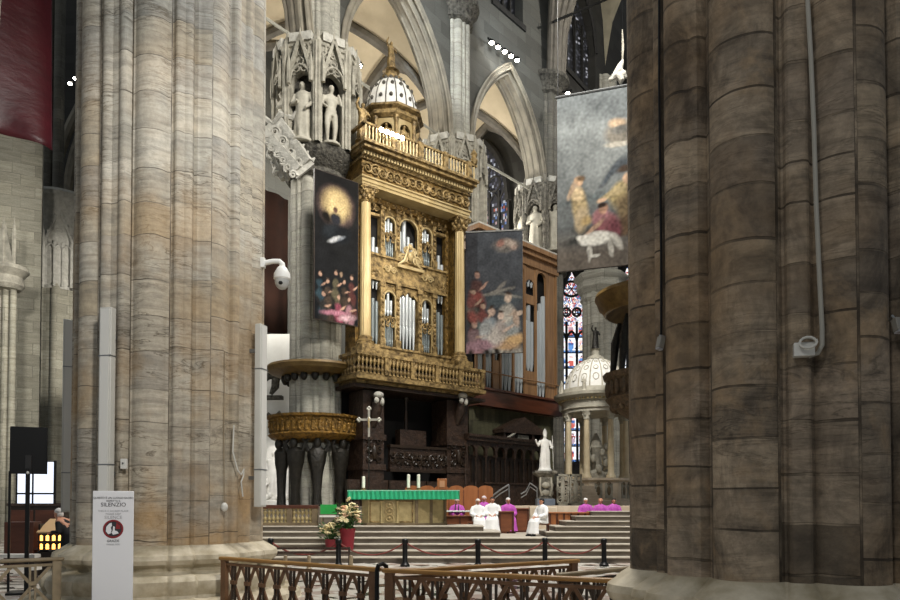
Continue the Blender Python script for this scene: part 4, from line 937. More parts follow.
# columns
for u in (cu0, cu1):
    zb = zbase; fl_ = MB(); n = 48
    loops = []
    for q in range(9):
        f = q/8; rr_ = .25*(1-.13*f**1.5); z = zb+.35+(zcap-zb-.35)*f
        loops.append([(u+(rr_-(.018 if i % 4 == 0 else 0))*math.cos(2*PI*i/n), -.12+(rr_-(.018 if i % 4 == 0 else 0))*math.sin(2*PI*i/n), z) for i in range(n)])
    fl_.loft(loops); op('column_shaft', fl_, 'gold_pale')
    op('column_base', MB().lathe([(.42,zb-.12),(.42,zb),(.36,zb+.05),(.38,zb+.13),(.3,zb+.2),(.32,zb+.3),(.255,zb+.37)], (u,-.12,0), 20), 'gold')
    op('pedestal', MB().box(u-.45, u+.45, -.58, .35, zb-.5, zb-.1).box(u-.52, u+.52, -.66, .4, zb-.62, zb-.5), 'gold')
    cp = MB(); cp.lathe([(.22,zcap),(.26,zcap+.05),(.22,zcap+.1),(.26,zcap+.35),(.36,zarch-.1),(.3,zarch-.05)], (u,-.12,0), 16); cp.box(u-.4,u+.4,-.5,.3,zarch-.09,zarch)
    for lv, (rr_, z) in enumerate(((.3, zcap+.2), (.34, zcap+.4))):
        for i in range(8): a = i*PI/4+lv*PI/8; cp.ell((u+rr_*math.cos(a), -.12+rr_*math.sin(a), z), (.09,.09,.12), 8, 6)
    for sx in (-1, 1): cp.spiral((u+sx*.3, zarch-.18), .12, 1.3, .035, sx, 0, -.46)
    op('column_capital', cp, 'gold')
# entablature
e0, e1 = cu0-.36, cu1+.34
op('architrave', MB().box(e0, e1, -.42, 1.0, zarch, zarch+.14).box(e0-.03, e1+.03, -.46, 1.0, zarch+.14, zarch+.3).box(e0-.07, e1+.07, -.52, 1.0, zarch+.3, zfr), 'gold_pale')
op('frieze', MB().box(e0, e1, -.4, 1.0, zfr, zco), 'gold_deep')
zm = (zfr+zco)/2; rr_ = (zco-zfr)*.36; n = 15
for i in range(n):
    u = e0+.25+(e1-e0-.5)*i/(n-1); s = MB(); s.spiral((u, zm), rr_, 1.6, .05, 1 if i % 2 else -1, i, -.45); s.ell((u,-.45,zm), (.05,.05,.05), 6, 5); s.ell((u+.18,-.44,zm+(.12 if i%2 else -.12)), (.09,.05,.06), 6, 5)
    op('frieze_scroll', s, 'gold')
hc_ = ztop-zco
op('cornice', MB().box(e0-.05,e1+.05,-.48,1.0,zco,zco+hc_*.2).box(e0-.1,e1+.1,-.62,1.0,zco+hc_*.45,zco+hc_*.55).box(e0-.15,e1+.15,-.84,1.0,zco+hc_*.55,zco+hc_*.82).box(e0-.22,e1+.22,-.95,1.0,zco+hc_*.82,ztop), 'gold')
dn = MB()
for i in range(40): u = e0+(e1-e0)*i/39; dn.box(u-.045, u+.045, -.66, -.45, zco+hc_*.2, zco+hc_*.46)
op('dentils', dn, 'gold_pale')
# inner front
FY = .42
xs = dict(a0=cm-1.36, a1=cm-.73, c0=cm-.53, c1=cm+.53, b0=cm+.73, b1=cm+1.36)
S0, S1 = cu0+.42, cu1-.42
zf0 = zbase-.35; zmid0, zmid1 = ORG.uz(407, 288, -.4)[1], ORG.uz(407, 262, -.4)[1]
zup = zarch-.25
pn = lambda: MB()
# plinth band, mid band, top band
op('plinth_band', MB().box(S0-.2, S1+.2, FY-.12, FY+.3, zf0-.15, zf0+.45).box(S0-.2,S1+.2,FY-.18,FY+.3,zf0+.45,zf0+.55).box(S0-.2,S1+.2,FY-.2,FY+.3,zf0-.25,zf0-.15), 'gold')
zpl = zf0+.55
lowA, lowC = zmid0-.35, zmid0-.1
def bayfront(x0, x1, zlo, zhi, zs, h, nm='arched_panel'):
    op(nm, MB().arch_panel(x0-.06, x1+.06, zlo, zhi, x0, x1, zlo, zs, h, FY-.02, FY+.16, 8), 'gold')
    op('arch_moulding', MB().tube([(x0, FY-.04, zlo)]+[(x, FY-.04, z) for x, z in arch_pts(x0, x1, zs, h, 8)]+[(x1, FY-.04, zlo)], .045, 6), 'gold_pale')
for k0, k1 in (('a0','a1'),('b0','b1')):
    x0, x1 = xs[k0], xs[k1]; w = (x1-x0)/2
    bayfront(x0, x1, zpl, zmid0, zmid0-.35-w, w); bayfront(x0, x1, zmid1, zup, zup-.45-w, w)
x0, x1 = xs['c0'], xs['c1']
bayfront(x0, x1, zmid1, zup, zup-.3-(x1-x0)/2, (x1-x0)/2)
op('mid_band', MB().box(S0, S1, FY-.06, FY+.2, zmid0, zmid1).box(S0, S1, FY-.14, FY+.2, zmid0, zmid0+.1).box(S0, S1, FY-.14, FY+.2, zmid1-.1, zmid1), 'gold')
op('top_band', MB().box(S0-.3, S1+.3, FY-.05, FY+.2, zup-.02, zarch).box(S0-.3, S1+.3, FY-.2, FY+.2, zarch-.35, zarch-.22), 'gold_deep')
for i in range(11):
    u = S0+(S1-S0)*(i+.5)/11; s = MB(); s.spiral((u, zarch-.12), .09, 1.3, .03, 1 if i % 2 else -1, i, FY-.1); s.ell((u,FY-.22,zarch-.42), (.07,.07,.12), 6, 5); op('band_ornament', s, 'gold')
# ornaments of the mid band and bays
for u in (cm-1.045, cm+1.045):
    s = MB(); z = (zmid0+zmid1)/2
    for sx in (-1, 1): s.spiral((u+sx*.18, z), .16, 1.5, .045, sx, 0, FY-.1)
    s.ell((u,FY-.1,z+.1),(.09,.08,.14),8,6); op('scroll_relief', s, 'gold_pale')
s = MB(); z = zmid1+.15
for sx in (-1, 1):
    s.spiral((cm+sx*.36, z-.1), .24, 1.6, .06, sx, 0, FY-.16); s.spiral((cm+sx*.2, z+.32), .17, 1.5, .05, -sx, 1, FY-.16); s.tube([(cm+sx*.7,FY-.16,z-.45),(cm+sx*.35,FY-.2,z-.2),(cm+sx*.05,FY-.18,z+.65)], [.05,.07,.03], 6)
s.ell((cm,FY-.18,z+.05),(.17,.12,.24),10,8); s.ell((cm,FY-.18,z+.5),(.11,.1,.14),8,6); s.box(cm-.75,cm+.75,FY-.24,FY,z-.55,z-.42); op('crest_relief', s, 'gold_pale')
for u in (cm-1.045, cm+1.045):
    for z, sc_ in ((zpl+(zmid0-zpl)*.42, .2), (zmid1+(zup-zmid1)*.42, .16)):
        s = MB()
        for sx in (-1, 1): s.spiral((u+sx*.15, z), sc_*.8, 1.4, .045, sx, 0, FY-.08); s.spiral((u+sx*.12, z-.22), sc_*.6, 1.3, .04, -sx, 1, FY-.08)
        s.ell((u,FY-.1,z+.12),(.08,.07,.12),8,6); op('swag_relief', s, 'gold')
# pilasters between bays
for u in (cm-1.47, cm-.63, cm+.63, cm+1.47):
    for z0, z1 in ((zpl, zmid0), (zmid1, zup)):
        p_ = MB(); p_.box(u-.1, u+.1, FY-.1, FY+.2, z0, z1); p_.box(u-.14,u+.14,FY-.15,FY+.2,z0,z0+.35); p_.box(u-.14,u+.14,FY-.15,FY+.2,z1-.2,z1)
        k = int((z1-z0-.7)/.22)
        for q in range(k): p_.ell((u,FY-.12,z0+.48+q*.22),(.07,.05,.09),8,6)
        op('pilaster', p_, 'gold')
for u in (S0-.02, S1+.02):
    p_ = MB(); p_.box(u-.09,u+.09,FY-.06,FY+.2,zpl,zarch)
    for q in range(16): p_.ell((u,FY-.08,zpl+.2+q*(zarch-zpl-.4)/15),(.06,.05,.1),8,6)
    op('pilaster', p_, 'gold_deep')
for u in ((S0+cm-1.55)/2, (S1+cm+1.55)/2):
    for z in (zmid0+.0, zup-.6):
        s = MB(); s.box(u-.3,u+.3,FY-.08,FY+.15,z,z+.12)
        for sx in (-1,1): s.spiral((u+sx*.12,z+.32),.14,1.4,.04,sx,0,FY-.06)
        s.ell((u,FY-.08,z+.5),(.1,.07,.16),8,6); op('side_relief', s, 'gold')
# pipes
def pipes(x0, x1, zlo, n, hfun, m='pipe', mouth=.45, y=FY+.12):
    w = (x1-x0)/n
    for i in range(n):
        u = x0+w*(i+.5); r = w*.44; h = hfun(abs((i+.5)/n*2-1), i/n)
        op('organ_pipe', MB().lathe([(r*.35,0),(r,mouth*.9),(r,mouth+.02),(r*.9,mouth+.03),(r*.9,mouth+.1),(r,mouth+.12),(r,h),(r*.8,h+.01)], (u,y,zlo), 10), m)
pipes(xs['c0']+.05, xs['c1']-.05, zpl-.05, 5, lambda d, f: (zmid0-zpl)*(.93-.1*d), mouth=1.1)
op('pipe_shade', MB().prism([(xs['c0'],zmid0),(xs['c0'],zmid0-.55),(xs['c0']+.25,zmid0-.3),(cm-.2,zmid0-.42),(cm,zmid0-.2),(cm+.2,zmid0-.42),(xs['c1']-.25,zmid0-.3),(xs['c1'],zmid0-.55),(xs['c1'],zmid0)], FY-.02, FY+.06), 'gold')
pipes(xs['c0']+.05, xs['c0']+.55, zmid1+.1, 2, lambda d, f: 1.3+1.3*f, mouth=.5, y=FY+.22)
pipes(cm+.1, xs['c1']-.05, zmid1+.1, 2, lambda d, f: 1.2-.5*f, mouth=.4, y=FY+.3)
for k0, k1 in (('a0','a1'),('b0','b1')):
    pipes(xs[k0]+.03, xs[k1]-.03, zpl+.0, 5, lambda d, f: (zmid0-zpl)*.42, 'pipe_grey', .3)
    pipes(xs[k0]+.08, xs[k1]-.08, zpl+(zmid0-zpl)*.5, 3, lambda d, f: (zmid0-zpl)*(.38-.2*d), 'pipe', .2)
    pipes(xs[k0]+.03, xs[k1]-.03, zmid1+.02, 5, lambda d, f: (zup-zmid1)*.38, 'pipe_grey', .3)
    pipes(xs[k0]+.08, xs[k1]-.08, zmid1+(zup-zmid1)*.48, 3, lambda d, f: (zup-zmid1)*(.4-.25*d), 'pipe', .2)
for x0, x1 in ((S0+.08, cm-1.57), (cm+1.57, S1-.08)):
    pipes(x0, x1, zpl, 3, lambda d, f: 2.2-.3*f, 'pipe_grey', .5); pipes(x0, x1, zpl+2.55, 3, lambda d, f: 2.3-.6*d, 'pipe', .4); 
# balcony
def baluster_mesh(h, r, m, name='baluster'):
    return MB().lathe([(r*.9,0),(r*.9,h*.06),(r*.5,h*.1),(r,h*.26),(r*.95,h*.32),(r*.42,h*.47),(r*.42,h*.53),(r*.95,h*.68),(r,h*.74),(r*.5,h*.9),(r*.9,h*.94),(r*.9,h)], n=8)
bo = .95
bu0, bu1 = ORG.uz(357, 370, bo)[0], ORG.uz(484, 385, bo)[0]
op('balcony_floor', MB().box(bu0-.08, bu1+.05, -bo-.08, .9, ZB0-.05, ZB0+.12).box(bu0, bu1, -bo, .9, ZB0+.12, ZB0+.2).box(bu0+.2,bu1-.2,-bo+.4,.9,ZB0-.16,ZB0-.05), 'gold')
op('balcony_rail', MB().box(bu0-.05, bu1+.05, -bo-.08, -bo+.14, ZB1-.14, ZB1).box(bu0-.05, bu0+.16, -bo, .5, ZB1-.14, ZB1), 'gold')
bh = ZB1-.14-ZB0-.2; b0 = baluster_mesh(bh, .085, 'gold').build('baluster', M['gold'], org, (bu0+.1, -bo+.04, ZB0+.2)); nb = 36
for i in range(1, nb):
    if i % 7 == 0: op('balcony_pier', MB().box(bu0+.1+(bu1-bu0-.2)*i/(nb-1)-.1, bu0+.1+(bu1-bu0-.2)*i/(nb-1)+.1, -bo-.05, -bo+.12, ZB0+.2, ZB1-.14), 'gold')
    else: again(b0, (bu0+.1+(bu1-bu0-.2)*i/(nb-1), -bo+.04, ZB0+.2))
for i in range(1, 6): again(b0, (bu0+.06, -bo+.05+.24*i, ZB0+.2))
# top: balustrade, octagonal tabernacle with white dome
op('top_deck', MB().box(.9, cu1+.2, -.4, 3.4, ztop-.25, ztop), 'gold_deep')
tb0, tb1 = cu0-.38, cu1+.4; th = .72
op('top_rail', MB().box(tb0-.15, tb1+.15, -.8, -.64, ztop+th, ztop+th+.09).box(tb0-.15, tb0, -.8, .6, ztop+th, ztop+th+.09), 'gold')
op('top_plinth', MB().box(tb0-.15, tb1+.15, -.82, -.62, ztop, ztop+.1), 'gold_pale')
t0 = MB().lathe([(.05,0),(.03,.1),(.055,.25),(.03,.45),(.05,.6),(.04,.64)], n=8).build('top_baluster', M['gold_pale'], org, (tb0, -.72, ztop+.09)); nt = 34
for i in range(1, nt+1):
    u = tb0+(tb1-tb0)*i/nt
    if i % 8 == 0: op('top_pier', MB().box(u-.13, u+.13, -.84, -.6, ztop, ztop+th+.12), 'gold')
    else: again(t0, (u, -.72, ztop+.09))
op('corner_finial', MB().lathe([(.14,0),(.2,.2),(.12,.35),(.18,.5),(.02,.75)], (tb1,-.72,ztop+th+.1), 10), 'gold')
TU, TV = ORG.uz(391, 130, -1.6)[0], 1.6; tz0 = ztop; 
TZ = lambda py, q=-1.6: ORG.uz(391, py, q)[1]
ze, zd = TZ(113, -.4), TZ(80)
oc = PI/8
def octag(r, z): return [(TU+r*math.cos(oc+i*PI/4), TV+r*math.sin(oc+i*PI/4), z) for i in range(8)]
R8 = 1.28
op('tabernacle_plinth', MB().loft([octag(R8*1.1, tz0), octag(R8*1.1, tz0+.35), octag(R8*1.02, tz0+.4)], smooth=False), 'gold')
op('tabernacle_core', MB().loft([octag(R8*.72, tz0), octag(R8*.72, ze)], smooth=False), 'gold_deep')
aw = R8*math.tan(PI/8)*math.cos(oc)*1.0; ap = R8*math.cos(oc)
for i in range(8):
    g = MB(); g.T = Matrix.Translation((TU, TV, 0)) @ Matrix.Rotation(i*PI/4, 4, 'Z')
    g.arch_panel(-aw, aw, tz0+.4, ze, -aw*.6, aw*.6, tz0+.5, tz0+.4+(ze-tz0)*.6, aw*.6, -ap, -ap+.16, 7); op('tabernacle_niche', g, 'gold_pale')
    p_ = MB(); a = oc+i*PI/4; p_.lathe([(.13,tz0+.35),(.1,tz0+.5),(.09,ze-.25),(.14,ze-.1),(.14,ze)], (TU+R8*1.0*math.cos(a), TV+R8*1.0*math.sin(a), 0), 8); op('tabernacle_colonnette', p_, 'gold')
op('tabernacle_cornice', MB().loft([octag(R8*1.04, ze-.05), octag(R8*1.14, ze+.1), octag(R8*1.12, ze+.28), octag(R8*1.26, ze+.4), octag(R8*1.26, ze+.5), octag(R8*1.0, ze+.55)], smooth=False), 'gold')
dz = ze+.52; dh = zd-dz
dm = MB().lathe([(R8*1.0*math.cos(q*PI/18), dz+dh*math.sin(q*PI/18)) for q in range(9)]+[(.3, dz+dh)], (TU,TV,0), 32)
op('dome', dm, 'white')
k = MB()
for i in range(16):
    a = i*PI/8
    k.tube([(TU+(R8*1.0)*math.cos(q*PI/18)*math.cos(a), TV+R8*1.0*math.cos(q*PI/18)*math.sin(a), dz+dh*1.0*math.sin(q*PI/18)) for q in range(9)], .03, 5)
    for q, ph in ((1.5,.0),(3.8,.2),(6,.0)):
        cq, sq = math.cos(q*PI/18), math.sin(q*PI/18); aa = a+PI/16+ph*.3
        k.ell((TU+R8*1.01*cq*math.cos(aa), TV+R8*1.01*cq*math.sin(aa), dz+dh*1.01*sq), (.09,.09,.1), 7, 5)
op('dome_relief', k, 'carved_dark')
op('lantern', MB().lathe([(.45,zd-.12),(.5,zd+.03),(.34,zd+.08),(.3,zd+.3),(.42,zd+.38),(.3,zd+.43),(.1,zd+.46)], (TU,TV,0), 12), 'gold')
# niche figures and crowning figure of the organ
def oworld(u, v, z): p = ORG.o+ORG.d*u-ORG.n*v; return (p.x, p.y, z)
statue('gilded winged figure crowning the organ dome', oworld(TU, TV, zd+.52), ORG.rz, 1.35, 'gold', 'raise', name='gilded_figure')
for i, lab in ((0, 'gilded figure in the front niche of the organ tabernacle'), (1, 'gilded figure in the far niche of the organ tabernacle'), (7, 'gilded figure in the near side niche of the organ tabernacle')):
    a = i*PI/4-PI/2; statue(lab, oworld(TU+(ap-.12)*math.cos(a), TV+(ap-.12)*math.sin(a), tz0+.62), ORG.rz+i*PI/4, 1.55, 'gold', 'plain', 'tabernacle figures', 'gilded_figure')
statue('gilded figure standing at the near corner of the organ top balustrade', oworld(.35, .0, ztop+.35), ORG.rz, 1.7, 'gold', 'raise', None, 'gilded_figure')
fa = oworld(.1, -.9, 0)
t = thing('floodlight_bar', 'string of lit floodlights at the organ top balustrade', 'floodlights', oworld(.55, -.95, ztop+.5), ORG.rz, 'floodlight bars on the church walls')
MB().bar((0,0,0),(1.3,0,0),.06).build('bar', M['black'], t)
for i in range(5): MB().ell((.13+.27*i,-.05,.06), (.11,.08,.1), 10, 8).build('lamp_lens', M['lamp'], t)
# ------------------------------------------------------------------ PULPIT AROUND THE FIRST PIER
pul = thing('round_pulpit', 'round pulpit with gilt relief drum and sounding board around the pale pier', 'pulpit', (P1[0], P1[1], 0), 0)
PR = 2.05; zp = lambda py: ZP(py, 29.2)
d0, d1 = zp(435), zp(413)
MB().lathe([(PR*.6,d0-.25),(PR*.93,d0-.05),(PR*1.0,d0+.1),(PR*.94,d0+.2),(PR*.95,d1-.15),(PR*1.02,d1-.1),(PR*1.03,d1),(PR*.93,d1),(PR*.9,d0+.3),(1.1,d0+.2)], n=64).build('relief_drum', M['bronze'], pul)
n = 44
for i in range(n):
    a = 2*PI*i/n
    if math.sin(a) > .5: continue
    g = MB(); g.T = Matrix.Rotation(a, 4, 'Z'); x = PR*.96; h = d1-d0
    g.loft([[(x+.05*math.cos(q), .08*math.sin(q), z) for q in (2*PI*k/8 for k in range(8))] for z in (d0+.22, d0+h*.5, d0+h*.66)]); g.ell((x+.03,0,d0+h*.75), .055, 7, 5)
    g.tube([(x+.03,.02,d0+h*.6),(x+.06,.1,d0+h*.5),(x+.04,.14,d0+h*.66)], .025, 5); g.build('relief_figure', M['bronze'], pul)
s0, s1 = zp(371), zp(354)
MB().lathe([(1.2,s0-.02),(PR*.85,s0+.08),(PR*.99,s0+.2),(PR*1.0,s0+.26),(PR*1.04,s0+.36),(PR*1.02,s0+.46),(PR*.6,s0+.55),(1.15,s0+.58)], n=56).build('sounding_board', M['ring'], pul)
for i in range(18):
    a = 2*PI*i/18; MB().ell((PR*.66*math.cos(a), PR*.66*math.sin(a), s0-.08), (.16,.16,.22), 8, 6).build('board_boss', M['bronze_dark'], pul)
for i, a in enumerate((-2.6, -1.95, -1.33, -.6)):
    x, y = 1.42*math.cos(a), 1.42*math.sin(a); g = MB(); g.T = Matrix.Translation((x,y,0)) @ Matrix.Rotation(a+PI/2, 4, 'Z')
    zb, h = 1.6, d0-1.6
    def rg(z, rx, ry): return [(rx*(1+.08*math.sin(5*q))*math.cos(q), ry*math.sin(q)-.1, zb+z*h) for q in (2*PI*k/14 for k in range(14))]
    g.loft([rg(0,.22,.2), rg(.2,.18,.18), rg(.5,.26,.22), rg(.62,.36,.28), rg(.78,.42,.3), rg(.84,.2,.18)]); g.ell((0,-.22,zb+.9*h), (.16,.18,.26)); g.tube([(-.36,-.1,zb+.78*h),(-.5,-.1,zb+.9*h),(-.25,-.1,zb+1.0*h)], [.11,.09,.07], 8); g.tube([(.36,-.1,zb+.78*h),(.5,-.1,zb+.9*h),(.25,-.1,zb+1.0*h)], [.11,.09,.07], 8)
    g.build('caryatid', M['bronze_dark'], pul)
# ------------------------------------------------------------------ CANVASES
# dark canvas between pier and organ
cA, cB = W(314.5, 250, 28.4), W(357.5, 256, 29.7)
fr = Frame(cA[:2], cB[:2]); z0 = W(314.5, 318, 28.4).z; z1 = W(314.5, 169, 28.4).z; w, h = fr.len, z1-z0
t = thing('dark_canvas', 'dark hanging canvas with a golden glow above a crowd, between pier and organ', 'painting', (cA.x, cA.y, z0), fr.rz)
bl = [(.48,.79,.38,.38,0,'6a5048',.3),(.48,.8,.32,.33,0,'a88c48',.25),(.5,.79,.22,.25,0,'c8aa5c',.4),(.47,.7,.13,.13,0,'2a2a30',.3),(.46,.765,.05,.06,0,'5a3a2a',.3),(.5,.6,.3,.16,.2,'1a1f24',.4),(.36,.62,.2,.12,.5,'23282c',.4),(.62,.6,.16,.14,-.4,'15181c',.4),(.46,.565,.16,.04,.5,'aeb0b0',.4),(.6,.58,.1,.03,.6,'6a7078',.5),(.25,.7,.08,.14,.6,'1c1712',.4)]
for i, (x, y, s, r_) in enumerate(((.12,.24,.9,'27404a'),(.3,.2,.9,'4a3a2c'),(.48,.26,1.0,'5a5236'),(.68,.22,.9,'403226'),(.86,.26,.9,'5a2c26'),(.2,.1,1.0,'33302c'),(.55,.1,1.0,'8a3048'),(.8,.1,1.0,'a06a74'))): bl += fig(x, y, s, 'b88868', r_, None, (-1)**i*.2)
bl += [(.45,.06,.3,.05,.1,'b86a80',.4),(.75,.04,.2,.06,.2,'c09098',.4),(.6,.33,.03,.05,0,'9a7a58',.3)]
cv = canvas(t, w, h, 60, 130, lambda u, v: lerp3((.010,.011,.013), (.012,.011,.010), v), bl, 3, gain=.75); cv.location = (0,-.03,0)
MB().box(-.03,w+.03,-.02,.05,-.03,h+.03).build('backing', M['wood_dark'], t)
# slanted canvas right of the organ
cA, cB = W(466, 300, 34.7), W(522.5, 300, 34.4); fr = Frame(cA[:2], cB[:2]); z0, z1 = W(490, 353, 34.5).z, W(490, 231, 34.5).z; w, h = fr.len, z1-z0
t = thing('grey_canvas', 'grey hanging canvas with a pale family group, overlapping the oak organ case', 'painting', (cA.x, cA.y, z0), fr.rz)
bl = [(.72,.88,.2,.1,0,'8a7a6c',.5),(.62,.9,.08,.05,.4,'a06a58',.4),(.78,.9,.1,.06,-.3,'b09a86',.4),(.7,.84,.12,.03,.2,'6a645c',.5),(.85,.86,.06,.05,0,'a88a78',.4),
      (.6,.43,.36,.12,.1,'49555a',.5),(.55,.5,.3,.03,.25,'8a8478',.5),(.75,.47,.25,.025,-.2,'7d7a70',.5),(.62,.54,.12,.03,.8,'857d72',.5)]
for x, y, s, sk, r1, r2, l in ((.2,.55,1.3,'b08068','8a3c30','5d3a34',.3),(.12,.42,1.2,'a88468','5a5a50','7a4038',.2),(.3,.3,1.2,'c09878','56605e','7a3c34',.5),(.75,.32,1.8,'c8ac90','9aa09c','b0a898',-.3),(.45,.22,1.7,'c8a48a','a8a8a4','8f9aa0',.4),(.15,.14,1.4,'b89078','b07a80','8a6a6c',-.3),(.62,.2,1.5,'d0b098','c0b4a0','a89a90',0)): bl += fig(x, y, s, sk, r1, r2, l)
bl += [(.86,.1,.2,.1,.3,'d8a858',.3),(.7,.06,.22,.07,-.1,'d0a060',.35),(.3,.07,.3,.09,.1,'a87a86',.35),(.5,.14,.12,.18,.5,'c8bcae',.35),(.35,.2,.1,.14,-.4,'b0b2ae',.35),(.88,.28,.05,.16,.2,'b89a80',.3),(.12,.3,.08,.12,.4,'96463a',.4)]
cv = canvas(t, w, h, 70, 150, lambda u, v: lerp3((.055,.055,.06), (.075,.085,.1), v) if u > .2 else (.05,.052,.06), bl, 8, gain=.62); cv.location = (0,-.03,0)
MB().box(-.02,w+.02,-.02,.04,-.02,h+.02).build('backing', M['wood_dark'], t); MB().tube([(-.05,-.05,h),(w+.05,-.05,h)], .04, 6).build('hanging_pole', M['grey_metal'], t)
# big blue grey canvas
cA, cB = W(557.5, 200, 26.2), W(648, 200, 25.2); fr = Frame(cA[:2], cB[:2]); z0, z1 = W(557.5, 272, 26.2).z, W(557.5, 98, 26.2).z; w, h = fr.len, z1-z0
t = thing('blue_grey_canvas', 'large blue grey hanging canvas with yellow robed figures and a white dog', 'painting', (cA.x, cA.y, z0), fr.rz)
bl = [(.7,.74,.16,.14,0,'6a6458',.2),(.68,.8,.1,.05,0,'a88c68',.3),(.7,.68,.16,.03,0,'8f8a7c',.25),(.7,.76,.1,.05,0,'5c5a54',.3),(.6,.52,.2,.03,.9,'39424a',.5),(.72,.56,.16,.06,.6,'3a4248',.5),
      (.4,.4,.35,.04,.1,'4a5354',.6),(.3,.17,.25,.035,.15,'32332f',.5),(.55,.2,.35,.05,-.1,'3a352c',.6)]
bl += [(.25,.36,.085,.2,.1,'8a7648',.25),(.27,.28,.075,.14,-.1,'94805a',.3),(.22,.43,.06,.08,.2,'c4a872',.3),(.24,.5,.045,.055,0,'b08a60',.25),(.16,.45,.03,.1,-.3,'a88a68',.3),(.27,.515,.045,.03,0,'5a4428',.4),(.33,.27,.06,.05,.4,'9a7e40',.4)]
bl += [(.7,.4,.11,.15,-.5,'8f7c44',.25),(.63,.41,.18,.04,.45,'8e7c4c',.3),(.5,.375,.05,.025,.3,'b48c68',.3),(.77,.48,.05,.065,0,'b08a64',.25),(.77,.54,.1,.035,.2,'3a2c20',.3),(.79,.31,.13,.18,.2,'6f5a34',.3),(.75,.22,.08,.12,0,'5e462a',.3),(.86,.44,.08,.14,0,'5a4a38',.4),(.88,.2,.06,.18,0,'6a4a2c',.35)]
bl += [(.55,.24,.13,.14,.5,'85454a',.25),(.49,.29,.1,.08,.3,'90585c',.3),(.52,.325,.045,.055,0,'a87858',.25),(.5,.345,.05,.03,.1,'2a1c14',.35),(.63,.2,.08,.1,0,'6a3038',.35),(.4,.22,.14,.025,.7,'a88060',.35)]
bl += [(.45,.165,.2,.075,.05,'c9c4b4',.2),(.31,.16,.06,.055,.3,'d4cfc0',.2),(.26,.175,.045,.03,-.3,'c4bfb0',.25),(.36,.09,.025,.1,.1,'b8b2a2',.25),(.6,.1,.03,.1,.15,'b0aa9a',.25),(.66,.14,.04,.09,.5,'b8b2a2',.3),(.42,.07,.05,.02,.1,'c4bfb0',.3)]
cv = canvas(t, w, h, 90, 160, lambda u, v: lerp3((.14,.11,.08), (.085,.095,.095), (v-.08)/.16) if v < .24 else lerp3((.085,.095,.095), (.2,.225,.225), (v-.24)/.76), bl, 15, gain=.72); cv.location = (0,-.03,0)
MB().box(-.02,w+.02,-.02,.04,-.02,h+.02).build('backing', M['wood_dark'], t)
for x in (.03, w-.03): MB().tube([(x,0,h),(x,0,h+9)], .012, 5).build('hanging_wire', M['black'], t)
MB().tube([(-.06,-.03,h),(w+.06,-.03,h)], .045, 6).build('hanging_pole', M['grey_metal'], t)
# dark brown banner behind the dome camera
cA, cB = W(262, 260, 40), W(288, 262, 41.6); fr = Frame(cA[:2], cB[:2]); z0, z1 = W(275, 334, 40.8).z, W(275, 194, 40.8).z
o = MB().sheet(lambda u, v: (fr.len*u, .08*math.sin(u*9), (z1-z0)*v), 16, 2).build('brown_hanging', M['brown_cloth']); o.location = (cA.x, cA.y, z0); o.rotation_euler = (0,0,fr.rz); s = o.modifiers.new('thick','SOLIDIFY'); s.thickness = .03
tag(o, 'dark brown cloth hanging behind the white dome camera', 'hanging')
# white wall patch & reliefs behind the pulpit
# ------------------------------------------------------------------ SANCTUARY
M['plaster_white'] = mat('white plaster', 'c9c8c0', 'dcdbd4', 1.5, .85)
# reliefs on a pale pier behind the pulpit, seen beside the pale pillar
wall('wall_chapel', P2d(225, 39.2), P2d(300, 39.2), 0, ZP(334, 39.2), 'plaster_white', 'white plastered wall behind the round pulpit')
def block(nm, x0, x1, y0, y1, z0, z1, m, label, cat, kind='structure', bev=.015):
    o = MB().box(x0, x1, y0, y1, z0, z1).build(nm, M[m], bevel=bev); return tag(o, label, cat, kind=kind)
def stair(nm, x0, x1, y0, y1, z0, z1, label, th=.035):
    t = thing(nm, label, 'step', (0,0,0), 0, kind='structure')
    MB().box(x0, x1, y0, y1, z0, z1-th).build('riser', M['step'], t); MB().box(x0-.03, x1+.03, y0-.04, y1, z1-th, z1).build('tread', M['tread'], t, bevel=.008)
RIS = .16; XL = -12
ords = ('lowest', 'second', 'third', 'fourth')
for k in range(4):
    stair('step', XL, 14, 20+.52*k, 24 if k < 3 else 46, 0 if k == 0 else RIS*k-.02, RIS*(k+1), f'{ords[k]} broad stone step of the sanctuary stair, worn pale edge')
ZL = RIS*4
xr = XP(484, 22.6, 527)
stair('step', XL, xr+.5, 22.3, 25.4, ZL-.02, ZL+RIS, 'fifth stone step, ending beside the two white robed priests')
stair('step', XL, xr, 22.95, 25.2, ZL+RIS-.02, ZL+2*RIS, 'sixth and topmost stone step, carrying the altar')
ZA = ZL+2*RIS
for k, (px, Y) in enumerate(((547, 22.2), (556, 22.7), (566, 23.2), (576, 23.7), (592, 24.2))):
    stair('step', XP(px, Y, 520), 14, Y, 25.0, ZL+RIS*k-.02, ZL+RIS*(k+1), f'{("first","second","third","fourth","top")[k]} step of the side stair by the sooty brown pillar')
# raised presbytery floor with pale stone front
block('floor_presbytery', XP(497, 28.2, 505), 14, 28.2, 62, .5, 1.62, 'marble_pink', 'pale stone front of the raised presbytery behind the clergy', 'platform')
block('floor_choir', -14, XP(497, 28.2, 505), 29.2, 62, .5, 1.6, 'step', 'raised choir floor below the organ', 'platform')
tb = block('marble_block', XP(530, 26.6, 515), XP(557, 26.6, 515), 26.6, 27.4, ZL, 1.58, 'marble_pink', 'pale marble block behind the white robed priest seated in profile', 'block', 'thing', .03)
